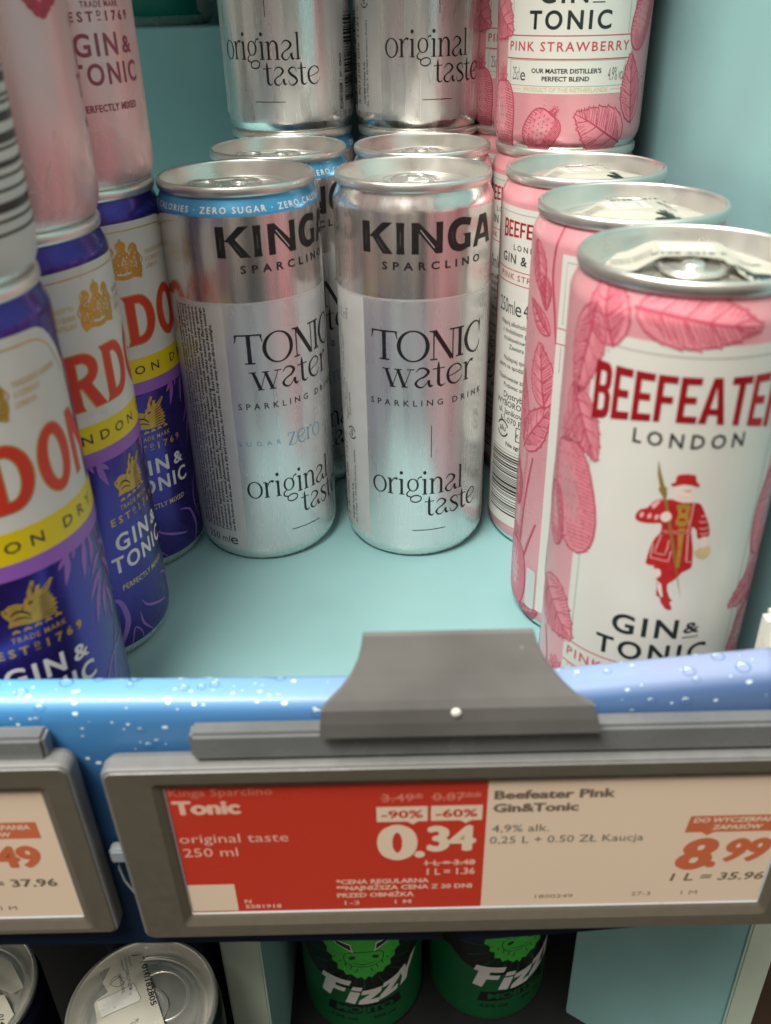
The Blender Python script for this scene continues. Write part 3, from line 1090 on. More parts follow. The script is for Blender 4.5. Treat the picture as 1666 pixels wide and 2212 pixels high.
def guard(a):
    """the emblem: a walking guard in a red coat and flat hat with a golden spear"""
    a.poly([(-2.5, 68.0), (0.6, 67.7), (6.0, 67.7), (4.1, 66.5), (2.7, 64.5), (1.2, 63.1), (1.3, 61.5), (2.2, 59.2), (3.0, 58.4), (2.4, 57.8), (3.2, 56.0), (2.7, 55.4), (1.6, 55.9), (0.3, 57.7), (0.0, 59.0), (-1.0, 59.7), (-1.1, 61.8), (-1.4, 64.4), (-2.4, 65.3)], COATRED, 2)
    a.poly([(-1.2, 63.9), (-0.2, 63.0), (0.6, 59.3), (0.1, 59.3), (-1.0, 61.8)], FACEWHITE, 3)
    a.poly(blob([(-2.7, 66.6), (-2.0, 67.3), (-1.0, 67.0), (-0.7, 65.5), (-1.5, 64.7), (-2.4, 65.0)]), FACEWHITE, 3)
    a.poly(blob([(-1.1, 86.2), (1.7, 85.5), (4.9, 85.4), (6.0, 84.4), (7.4, 81.7), (8.3, 79.7), (9.0, 77.0), (8.6, 76.2), (6.9, 75.7), (6.1, 76.3), (5.6, 78.2), (4.5, 79.0), (4.9, 76.3), (5.6, 73.3), (6.0, 70.0), (5.9, 67.7), (3.3, 67.6), (0.2, 67.7), (-2.1, 68.0), (-4.3, 68.2), (-4.4, 69.8), (-4.0, 72.9), (-3.3, 75.5), (-2.3, 77.2), (-2.4, 79.6), (-4.2, 79.4), (-6.6, 79.2), (-8.1, 79.7), (-8.2, 81.1), (-7.4, 82.5), (-5.9, 83.3), (-4.9, 84.9), (-3.6, 85.9), (-2.3, 85.8)], 3), COATRED, 2)
    a.poly([(-5.2, 84.2), (-3.8, 85.7), (-3.2, 85.5), (-4.0, 83.9), (-4.7, 83.1)], COATPINK, 3)
    for x in (-6.9, -5.2, -3.6):
        a.ell(x, 81.2, 0.45, 0.8, COATPINK, 3, rot=-0.3, n=9)
    for z, x0, x1 in ((82.0, 6.2, 7.2), (80.4, 5.9, 8.0), (78.6, 6.2, 8.5), (77.2, 6.6, 8.8)):
        a.stroke([(x0, z, 0.2), ((x0 + x1) / 2, z - 0.2, 0.32), (x1, z + 0.2, 0.2)], COATPINK, 3)
    a.poly(blob([(0.3, 84.6), (1.8, 85.2), (3.4, 84.8), (3.2, 82.4), (3.7, 80.0), (2.2, 79.2), (0.7, 79.9), (1.0, 82.3)]), GOLD, 3)
    a.ell(2.0, 83.3, 0.5, 0.6, COATRED, 4, n=10)
    a.ell(2.0, 81.0, 0.8, 0.45, COATRED, 4, n=10)
    a.poly([(1.5, 78.7), (3.2, 78.8), (2.9, 76.8), (3.1, 72.1), (3.2, 67.9), (2.4, 67.9), (2.0, 74.6)], GOLD, 3)
    a.rect(-1.9, 77.2, 4.6, 77.9, COATPINK, 2.5)
    a.rect(-1.9, 77.35, 4.6, 77.75, COATRED, 3)
    a.stroke([(-2.0, 76.7, 0.25), (-2.6, 73.4, 0.25), (-2.9, 71.6, 0.25), (-0.5, 71.3, 0.25), (-0.2, 73.2, 0.25), (-0.1, 75.5, 0.25)], COATPINK, 3, smooth=False)
    a.stroke([(-3.5, 73.8, 0.3), (-3.6, 70.2, 0.3), (0.5, 69.6, 0.3), (0.7, 72.5, 0.3)], COATPINK, 3, smooth=False)
    a.stroke([(3.9, 77.1, 0.28), (4.6, 69.6, 0.28), (5.8, 69.4, 0.28)], COATPINK, 3, smooth=False)
    a.stroke([(4.0, 85.4, 0.25), (3.9, 80.0, 0.25), (3.6, 77.8, 0.25)], COATPINK, 3)
    a.poly(blob([(-0.6, 89.6), (0.7, 90.0), (3.1, 89.8), (3.3, 87.8), (3.7, 86.9), (3.3, 85.7), (1.7, 85.5), (-0.3, 86.0), (-1.0, 86.7), (-0.6, 87.9)]), FACEWHITE, 3)
    a.stroke([(-0.2, 87.2, 0.12), (1.5, 86.6, 0.16), (3.2, 87.0, 0.12)], COATPINK, 4)
    a.stroke([(1.3, 88.6, 0.1), (2.4, 88.4, 0.2), (3.0, 88.7, 0.1)], GREYINK, 4)
    a.poly([(-1.8, 90.1), (-0.8, 90.5), (-0.7, 92.2), (0.1, 92.6), (1.8, 92.8), (3.3, 92.5), (3.8, 90.8), (4.6, 90.1), (4.3, 89.5), (3.0, 89.9), (1.0, 90.2), (-0.3, 89.7), (-1.2, 89.5)], COATRED, 4)
    a.poly([(-5.1, 95.8), (-4.0, 92.3), (-2.9, 89.3), (-2.2, 88.9), (-2.6, 88.3), (-2.2, 87.9), (-2.2, 86.3), (-1.6, 84.7), (1.1, 74.5), (3.1, 65.8), (4.9, 58.8), (4.0, 61.8), (1.1, 72.1), (-1.1, 80.5), (-2.5, 85.6), (-3.4, 87.3), (-4.2, 88.5), (-3.9, 89.1), (-4.8, 92.2)], SPEAR, 5)
    a.poly(blob([(-2.9, 81.5), (-2.2, 82.7), (-1.1, 82.9), (-0.4, 81.7), (-0.8, 80.6), (-2.1, 80.2)]), FACEWHITE, 6)
    a.poly(blob([(6.7, 75.2), (7.5, 76.3), (8.9, 75.8), (9.1, 74.2), (8.0, 73.1), (7.0, 74.0)]), FACEWHITE, 4)
    a.poly(blob([(6.1, 72.5), (7.3, 73.2), (9.5, 73.4), (10.1, 71.8), (9.4, 70.4), (8.1, 70.1), (6.6, 71.0)]), PALEGOLD, 3)


def block_word(a, word, x0, x1, lo, top, m, L):
    """condensed heavy capitals whose feet follow the curve lo(x)"""
    ww = {'A': 1.12, 'T': 0.98, 'E': 0.92, 'F': 0.9}
    tot = sum(ww.get(c, 1.0) for c in word)
    gap = (x1 - x0) / tot * 0.115
    k = (x1 - x0 + gap) / tot
    x = x0
    t, h = 0.33, 0.155
    Bo = [(0, 0), (0.72, 0), (0.92, 0.05), (1, 0.15), (1, 0.40), (0.93, 0.48), (0.84, 0.52), (0.92, 0.56), (0.97, 0.64), (0.97, 0.85), (0.89, 0.95), (0.72, 1), (0, 1)]
    Bh = [[(t, h), (0.60, h), (0.67, 0.2), (0.67, 0.40), (0.60, 0.455), (t, 0.455)], [(t, 0.59), (0.58, 0.59), (0.65, 0.64), (0.65, 0.8), (0.58, 0.845), (t, 0.845)]]
    G = {'B': (Bo, Bh), 'E': ([(0, 0), (1, 0), (1, h), (t, h), (t, 0.43), (0.86, 0.43), (0.86, 0.58), (t, 0.58), (t, 1 - h), (1, 1 - h), (1, 1), (0, 1)], []),
         'F': ([(0, 0), (t, 0), (t, 0.41), (0.86, 0.41), (0.86, 0.56), (t, 0.56), (t, 1 - h), (1, 1 - h), (1, 1), (0, 1)], []),
         'A': ([(-0.04, 0), (0.27, 0), (0.32, 0.2), (0.68, 0.2), (0.73, 0), (1.04, 0), (0.68, 1), (0.32, 1)], [[(0.36, 0.34), (0.5, 0.82), (0.64, 0.34)]]),
         'T': ([(0.34, 0), (0.67, 0), (0.67, 1 - h), (1.02, 1 - h), (1.02, 1), (-0.02, 1), (-0.02, 1 - h), (0.34, 1 - h)], []),
         'R': ([(0, 0), (t, 0), (t, 0.40), (0.45, 0.40), (0.70, 0), (1.06, 0), (0.76, 0.44), (0.92, 0.52), (0.98, 0.64), (0.98, 0.84), (0.9, 0.95), (0.72, 1), (0, 1)], [[(t, 0.54), (0.57, 0.54), (0.65, 0.61), (0.65, 0.79), (0.57, 0.845), (t, 0.845)]])}
    for c in word:
        w = ww.get(c, 1.0) * k - gap

        def mp_(p):
            X = x + p[0] * w
            l = lo(X)
            return (X, l + p[1] * (top - l))
        o, hs = G[c]
        a.poly([mp_(p) for p in o], m, L, [[mp_(p) for p in q] for q in hs])
        x += w + gap


def strawberry_gin_design():
    a = Art()
    H = math.pi
    BACK = math.pi * R0                      # arc distance of the back panel's centre
    # front panel with stepped corners
    w = 23.7
    x0, x1, z0, z1 = -w, w, 19.7, 122.2
    a.poly([(x0, z0), (x1, z0), (x1, z1 - 2.2), (x1 - 2.1, z1 - 2.2), (x1 - 2.1, z1), (x0 + 2.1, z1), (x0 + 2.1, z1 - 2.2), (x0, z1 - 2.2)], CREAM, 1)
    f = 2.3
    a.stroke([(x0 + f, 37.6, 0.2), (x0 + f, z1 - f - 2.0, 0.2), (x0 + f + 2.0, z1 - f - 2.0, 0.2), (x0 + f + 2.0, z1 - f - 0.3, 0.2), (x1 - f - 2.0, z1 - f - 0.3, 0.2), (x1 - f - 2.0, z1 - f - 2.0, 0.2), (x1 - f, z1 - f - 2.0, 0.2), (x1 - f, 37.6, 0.2)], OLIVE, 2, smooth=False)
    a.frame(x0 + f - 0.3, 22.0, x1 - f, 30.0, 0.15, OLIVE, 2)
    block_word(a, 'BEEFEATER', -22.3, 22.3, lambda x: 105.0 - 3.7 * (x / 22.3) ** 2, 115.4, FOILRED, 4)
    a.text('LONDON', 0.9, 98.9, 3.3, SOFTINK, 2, width=24.4, align='c', bold=0.022, track=1.5)
    guard(a)
    a.text('GIN', -10.3, 46.9, 5.4, SOFTINK, 2, width=15.9, bold=0.024, track=1.25)
    a.text('&', 7.0, 48.2, 3.2, SOFTINK, 2, width=4.2, bold=0.026)
    a.rect(7.0, 46.7, 11.2, 47.05, SOFTINK, 2)
    a.text('TONIC', 0.1, 39.3, 5.2, SOFTINK, 2, width=27.8, align='c', bold=0.026, track=1.3)
    a.rect(x0, 37.1, x1, 37.45, REDLINE, 2)
    a.text('PINK STRAWBERRY', 0, 32.7, 2.75, REDLINE, 2, width=44.6, align='c', bold=0.014, track=1.25)
    a.rect(x0, 30.15, x1, 30.5, REDLINE, 2)
    a.text("OUR MASTER DISTILLER'S", 0, 26.1, 1.35, SOFTINK, 2, width=24.0, align='c', bold=0.03)
    a.text('PERFECT BLEND', 0, 23.7, 1.35, SOFTINK, 2, width=16.0, align='c', bold=0.03)
    a.text('25cl', -20.3, 23.7, 4.0, GREYINK, 2, width=3.2, bold=-0.005)
    a.text('e', -16.6, 23.6, 3.8, SOFTINK, 2, width=2.1)
    a.text('4.9% vol', 14.6, 23.7, 4.0, GREYINK, 2, width=6.4, bold=-0.005)
    a.text('PRODUCT OF THE NETHERLANDS', 0, 20.3, 1.3, PALEGOLD, 2, width=29.6, align='c', bold=0.01)
    a.rect(-20.5, 20.9, -16.0, 21.05, PALEGOLD, 2)
    a.rect(16.0, 20.9, 20.5, 21.05, PALEGOLD, 2)
    # fruit and leaves round the front panel
    leaf(a, -21.5, 127.0, 16.5, 11.0, 1.95, L=2, seed=1)
    leaf(a, -26.5, 116.0, 23.0, 10.5, -1.75, L=2, seed=12)
    leaf(a, -1.2, 127.2, 26.5, 12.0, -0.10, L=2, seed=2)
    leaf(a, 22.5, 126.0, 17.0, 11.0, 2.7, L=2, seed=3)
    leaf(a, -25.0, 99.0, 19.0, 10.5, -0.95, L=2, seed=4)
    strawberry(a, -26.6, 78.5, 29.5, 16.5, -1.28, L=2.5, seed=5)
    strawberry(a, -33.6, 70.0, 17.0, 9.0, -1.35, L=2, seed=6, calyx=False)
    leaf(a, -29.5, 43.0, 19.5, 16.5, -0.55, L=2, seed=7)
    strawberry(a, -25.6, 11.5, 24.0, 13.5, -1.5, L=2.5, seed=8)
    strawberry(a, -7.8, 7.6, 14.5, 12.5, -2.2, L=2, seed=9)
    leaf(a, 13.5, 8.6, 21.0, 15.5, 2.65, L=2, seed=10)
    leaf(a, 25.5, 20.5, 22.0, 10.0, 1.75, L=2.5, seed=11)
    strawberry(a, 29.5, 78.0, 26.0, 14.5, -1.65, L=2.5, seed=15)
    leaf(a, 27.0, 57.0, 17.0, 11.0, 3.6, L=2, seed=13)
    strawberry(a, 28.5, 41.0, 18.0, 11.0, -1.9, L=2, seed=14)
    a.stroke([(-34.0, 34.0, 0.7), (-31.5, 26.0, 0.6), (-30.0, 12.0, 0.7)], DEEPPINK, 1.5)
    # the sides between the two panels
    for sgn in (1, -1):
        bx = BACK * sgn
        d = -sgn

        def X(v):
            return bx + d * v
        leaf(a, X(30.0), 119.0, 15.0, 7.5, -1.2 if sgn > 0 else -1.95, L=2, seed=21)
        leaf(a, X(26.0), 113.0, 9.0, 5.0, -1.4, L=2, seed=31)
        leaf(a, X(28.5), 105.5, 13.0, 5.6, 2.55 if sgn > 0 else 0.6, L=2, seed=22)
        leaf(a, X(25.0), 89.0, 19.0, 11.5, 1.8, L=2, seed=23)
        leaf(a, X(26.5), 72.0, 21.0, 10.5, 0.95, L=2, seed=24)
        leaf(a, X(35.0), 76.0, 22.0, 8.0, 1.75, L=2, seed=25)
        a.stroke([(X(22.0), 132.0, 0.6), (X(23.5), 120.0, 0.8), (X(21.6), 108.0, 0.8), (X(20.4), 100.0, 0.6)], DEEPPINK, 1.8)
        a.stroke([(X(30.0), 64.0, 0.9), (X(31.5), 44.0, 1.2), (X(32.6), 26.0, 1.0)], MIDPINK, 1.8)
        a.stroke([(X(30.4), 64.0, 0.2), (X(31.9), 44.0, 0.25), (X(33.0), 26.0, 0.2)], DEEPPINK, 2.0)
        a.stroke([(X(26.5), 62.0, 0.7), (X(29.5), 46.0, 0.9), (X(31.0), 30.0, 0.8)], DEEPPINK, 1.8)
        a.stroke([(X(23.0), 40.0, 0.7), (X(26.5), 30.0, 0.9), (X(29.0), 22.0, 0.7)], DEEPPINK, 1.8)
        strawberry(a, X(36.0), 48.0, 13.0, 8.0, -1.5, L=2, seed=26)
        strawberry(a, X(33.5), 17.0, 25.0, 14.5, -1.45, L=2, seed=27)
        leaf(a, X(24.5), 5.0, 12.0, 6.0, 0.5, L=2, seed=28)
        a.rrect(X(25.4) - (0 if sgn > 0 else 4.3), 8.0, X(25.4) + (4.3 if sgn > 0 else 0), 23.0, 0.9, MATTE, 4)
    # back panel, drawn once past the seam on the positive side
    b = BACK
    wb = 20.2
    a.poly([(b - wb, 8.8), (b + wb, 8.8), (b + wb, 124.8), (b - wb, 124.8)], CREAM, 4.2)
    fr = 1.7
    a.stroke([(b - wb + fr, 106.0, 0.2), (b - wb + fr, 122.9, 0.2), (b + wb - fr, 122.9, 0.2), (b + wb - fr, 106.0, 0.2)], OLIVE, 5.2, smooth=False)
    a.rect(b - wb + fr, 92.0, b - wb + fr + 0.2, 99.6, OLIVE, 5.2)
    block_word(a, 'BEEFEATER', b - 15.5, b + 12.5, lambda x: 115.8 - 1.3 * ((x - b + 1.5) / 14.0) ** 2, 120.5, FOILRED, 5.2)
    a.text('LONDON', b - 1.5, 111.4, 1.75, SOFTINK, 5.2, width=15.0, align='c', bold=0.02, track=1.5)
    a.text('GIN & TONIC', b - 0.5, 107.0, 2.9, SOFTINK, 5.2, width=30.0, align='c', bold=0.02, track=1.2)
    a.rect(b - wb, 104.6, b + wb, 104.9, REDLINE, 5.2)
    a.text('PINK STRAWBERRY', b + 0.6, 101.7, 1.9, REDLINE, 5.2, width=33.0, align='c', bold=0.014, track=1.2)
    a.rect(b - wb, 100.2, b + wb, 100.5, REDLINE, 5.2)
    a.text('250ml', b - 16.0, 90.0, 4.8, SOFTINK, 5.2, width=9.2)
    a.text('e', b - 6.4, 90.0, 5.0, SOFTINK, 5.2, width=2.8)
    a.text('4,9% obj.', b - 2.6, 90.0, 4.8, SOFTINK, 5.2, width=17.0)
    z = 86.0
    for s in ('Napoj alkoholowy gazowany', 'z dodatkiem ginu o smaku', 'truskawkowym i toniku.', 'Zawiera chinine.', '', 'Najlepiej spozyc przed:', 'patrz na spodzie opakowania.', '', 'Opakowanie zawiera 250 ml.', 'Podawac schlodzony.'):
        if s:
            a.text(s, b - 1.5, z, 1.6, SOFTINK, 5.2, align='c', sx=0.92, bold=0.008)
        z -= 2.75 if s else 1.6
    z -= 1.2
    for s in ('Dystrybutor:', 'WYBOROWA S.A.', 'ul. Janikowska 23', '61-070 Poznan'):
        a.text(s, b - 2.5, z, 2.2, SOFTINK, 5.2, align='c', sx=0.95, bold=0.008)
        z -= 3.1
    alu_mark(a, b - 10.0, 47.2, 3.1, INK, L=5.2)
    a.frame(b - 3.0, 44.4, b + 2.6, 50.0, 0.35, INK, 5.2)
    a.text('KGO', b - 0.2, 46.0, 1.6, INK, 5.2, align='c')
    a.text('Nie zgniatac', b - 2.0, 41.2, 1.6, INK, 5.2, align='c', bold=0.02)
    barcode(a, b - 16.8, 13.2, b + 10.0, 39.5, INK, seed=5, L=5.2, w0=0.34)
    return a


GIN_ME = wrap_body('strawberry_gin_can', strawberry_gin_design(), [(4.0, ALU), (135, PINK)])


def sprig(a, pts, m, w=1.0, L=2):
    """one narrow pointed leaf through base, belly, tip"""
    a.stroke([(p[0], p[1], w * k) for p, k in zip(pts, (0.3, 0.95, 1.0, 0.15) if len(pts) == 4 else (0.4, 1.0, 0.15))], m, L, n=4)


def boar_head(a, m):
    pts = [(-7.2, 62.6), (-6.3, 62.9), (-5.3, 63.6), (-3.7, 63.7), (-2.0, 63.0), (-1.5, 64.3), (-0.8, 64.6), (-0.7, 65.7), (0.8, 68.5), (1.6, 68.1), (0.9, 66.2), (0.5, 65.2), (1.0, 65.1), (1.7, 66.7), (2.7, 66.6), (2.2, 65.3), (2.9, 65.2), (5.5, 67.1), (6.2, 66.8), (4.7, 64.8), (3.7, 63.4), (4.7, 64.0), (4.4, 62.6), (5.2, 62.5), (4.8, 61.6), (5.9, 60.9), (4.9, 60.4), (6.0, 59.6), (4.8, 59.1), (5.6, 58.3), (4.9, 57.7), (5.3, 57.0), (-0.3, 57.0), (-4.2, 57.6), (-6.6, 57.6), (-5.9, 59.3), (-6.6, 60.4), (-7.1, 61.4)]
    a.poly(pts, m, 2)
    dk = NAVY
    a.ell(-0.4, 62.8, 0.65, 0.45, dk, 3, rot=0.3, n=10)
    a.ell(-0.4, 62.8, 0.25, 0.18, m, 4, n=8)
    a.stroke([(-5.6, 60.6, 0.2), (-4.0, 61.5, 0.5), (-2.2, 60.8, 0.5), (-1.0, 59.4, 0.3)], dk, 3)
    a.ell(-6.3, 62.0, 0.25, 0.4, dk, 3, n=8)
    a.stroke([(-5.4, 59.2, 0.15), (-3.2, 59.6, 0.4), (-1.0, 58.5, 0.2)], dk, 3)
    a.stroke([(-1.9, 62.6, 0.1), (-2.6, 61.6, 0.25), (-2.2, 60.9, 0.1)], dk, 3)
    for i in range(7):
        z = 57.8 + i * 0.9
        a.stroke([(1.0 + 0.1 * i, z - 0.4, 0.1), (2.6, z + 0.1, 0.34), (4.6, z - 0.2 + 0.12 * i, 0.12)], dk, 3)
    a.stroke([(0.6, 67.2, 0.1), (0.7, 65.9, 0.25), (0.5, 64.6, 0.1)], dk, 3)
    a.stroke([(4.9, 66.1, 0.1), (3.6, 64.8, 0.22), (2.4, 63.9, 0.1)], dk, 3)
    for i in range(5):
        x = -6.0 + i * 2.6
        a.stroke([(x, 55.6 + 0.1 * i, 0.4), (x + 0.8, 56.1 + 0.1 * i, 0.8), (x + 1.8, 55.7 + 0.1 * i, 0.4)], m, 2)


def crest(a):
    # crown on a helm between two rearing beasts over a scroll
    a.poly(blob([(-0.9, 121.2), (-0.3, 120.2), (0.6, 119.6), (0.9, 118.4), (0.5, 117.0), (1.6, 116.0), (1.9, 113.5), (1.4, 110.6), (-3.0, 110.6), (-3.6, 113.5), (-3.2, 116.0), (-2.2, 117.0), (-2.7, 118.4), (-2.4, 119.6), (-1.5, 120.2)], 3), GOLD, 2)
    for sg, cx in ((1, 3.4), (-1, -5.1)):
        def M(p):
            return [(cx + sg * x, z) for x, z in p]
        a.poly(blob(M([(-1.2, 118.6), (0.2, 119.2), (1.5, 118.0), (1.6, 116.2), (2.4, 115.0), (2.1, 113.0), (2.6, 111.4), (2.0, 109.2), (-0.6, 109.0), (-1.9, 110.4), (-1.4, 112.6), (-2.1, 114.4), (-1.2, 116.2), (-1.9, 117.2)]), 3), GOLD, 2)
        a.stroke([(cx + sg * 2.2, 112.0, 0.3), (cx + sg * 3.0, 113.4, 0.4), (cx + sg * 2.5, 114.6, 0.3)], GOLD, 2)
    a.poly(blob([(-6.9, 109.4), (-4.6, 110.2), (-0.8, 109.6), (3.2, 110.2), (5.3, 109.2), (5.0, 107.9), (2.6, 108.6), (-0.8, 108.2), (-4.4, 108.8), (-6.5, 108.2)], 3), GOLD, 2)
    rd = random.Random(8)
    for i in range(60):
        x = rd.gauss(-0.8 + rd.choice((-4.0, 0.0, 4.0)), 0.85)
        z = rd.uniform(109.8, 118.2)
        if abs(x + 0.8) < 5.6:
            a.ell(x, z, rd.uniform(0.10, 0.24), rd.uniform(0.18, 0.5), WHITE, 3, rot=rd.uniform(-1, 1), n=7)


def red_caps(a, m, L, e):
    """the flared red capitals of the brand line; e grows every outline for the gold edge"""
    z, h = 87.1, 15.8

    def arc(cx, cz, rx, rz, a0, a1, n=14):
        return [(cx + rx * math.cos(math.radians(a0 + (a1 - a0) * i / n)), cz + rz * math.sin(math.radians(a0 + (a1 - a0) * i / n))) for i in range(n + 1)]

    def D_(x):
        o = [(x - 0.5 - e, z - e), (x + 4.2, z - e)] + arc(x + 4.2, z + h / 2, 6.5 + e, h / 2 + e, -90, 90) + [(x - 0.5 - e, z + h + e), (x + 0.4 - e, z + h - 1.4), (x + 0.4 - e, z + 1.4)]
        a.poly(o, m, L, [[(x + 3.3 + e, z + 2.3 + e), (x + 4.3, z + 2.3 + e)] + arc(x + 4.3, z + h / 2, 3.4 - e, h / 2 - 2.3 - e, -80, 80) + [(x + 4.3, z + h - 2.3 - e), (x + 3.3 + e, z + h - 2.3 - e)]])

    def O_(x):
        a.ell(x + 5.3, z + h / 2, 5.3 + e, h / 2 + 0.45 + e, m, L, n=36, hx=2.45 - e, hz=h / 2 - 2.0 - e)

    def R_(x):
        b = z + h - 4.55
        o = [(x - 0.6 - e, z - e), (x + 4.0 + e, z - e), (x + 3.4 + e, z + 1.4), (x + 3.3 + e, z + 6.4 - e), (x + 4.3 - e, z + 6.4 - e), (x + 7.6 - e, z - e), (x + 11.4 + e, z - e), (x + 7.4 + e, z + 6.7)] + arc(x + 4.6, b, 5.6 + e, 4.55 + e, -58, 90) + [(x - 0.6 - e, z + h + e), (x + 0.4 - e, z + h - 1.4), (x + 0.4 - e, z + 1.4)]
        a.poly(o, m, L, [[(x + 3.3 + e, z + 8.7 + e), (x + 4.6, z + 8.7 + e)] + arc(x + 4.6, b, 2.7 - e, 2.35 - e, -80, 80) + [(x + 3.3 + e, z + h - 2.3 - e)]])

    def N_(x):
        a.poly([(x - e, z - e), (x + 2.2 + e, z - e), (x + 2.2 + e, z + 10.2), (x + 8.2 - e, z - e), (x + 10.9 + e, z - e), (x + 10.9 + e, z + h + e), (x + 8.7 - e, z + h + e), (x + 8.7 - e, z + 6.0), (x + 3.0 + e, z + h + e), (x - e, z + h + e)], m, L)

    def G_(x):
        a.stroke([(x + 10.2, z + 12.0, 2.0 + 2 * e), (x + 8.0, z + 14.6, 2.3 + 2 * e), (x + 5.2, z + 14.9, 2.4 + 2 * e), (x + 2.2, z + 11.6, 2.9 + 2 * e), (x + 1.5, z + 7.9, 3.0 + 2 * e), (x + 2.3, z + 4.0, 2.9 + 2 * e), (x + 5.4, z + 1.0, 2.4 + 2 * e), (x + 9.2, z + 2.0, 2.2 + 2 * e)], m, L, n=6)
        a.poly([(x + 8.0 - e, z + 1.0 - e), (x + 10.8 + e, z + 1.0 - e), (x + 10.8 + e, z + 7.6 + e), (x + 6.4 - e, z + 7.6 + e), (x + 6.4 - e, z + 5.8 - e), (x + 8.0 - e, z + 5.8 - e)], m, L)

    def S_(x):
        a.stroke([(x + 7.4, z + 12.4, 1.9 + 2 * e), (x + 5.8, z + 14.8, 2.2 + 2 * e), (x + 3.4, z + 14.7, 2.4 + 2 * e), (x + 1.5, z + 12.0, 2.8 + 2 * e), (x + 3.4, z + 8.8, 2.9 + 2 * e), (x + 6.6, z + 6.4, 2.9 + 2 * e), (x + 7.4, z + 3.4, 2.8 + 2 * e), (x + 4.6, z + 0.9, 2.4 + 2 * e), (x + 1.2, z + 2.4, 2.0 + 2 * e)], m, L, n=6)
    G_(-40.6)
    O_(-28.4)
    R_(-15.4)
    D_(-2.8)
    O_(9.6)
    N_(22.0)
    a.poly([(34.6 - e, z + h + e), (36.6 + e, z + h + e), (36.0 + e, z + 10.6 - e), (35.0 - e, z + 10.6 - e)], m, L)
    S_(38.4)


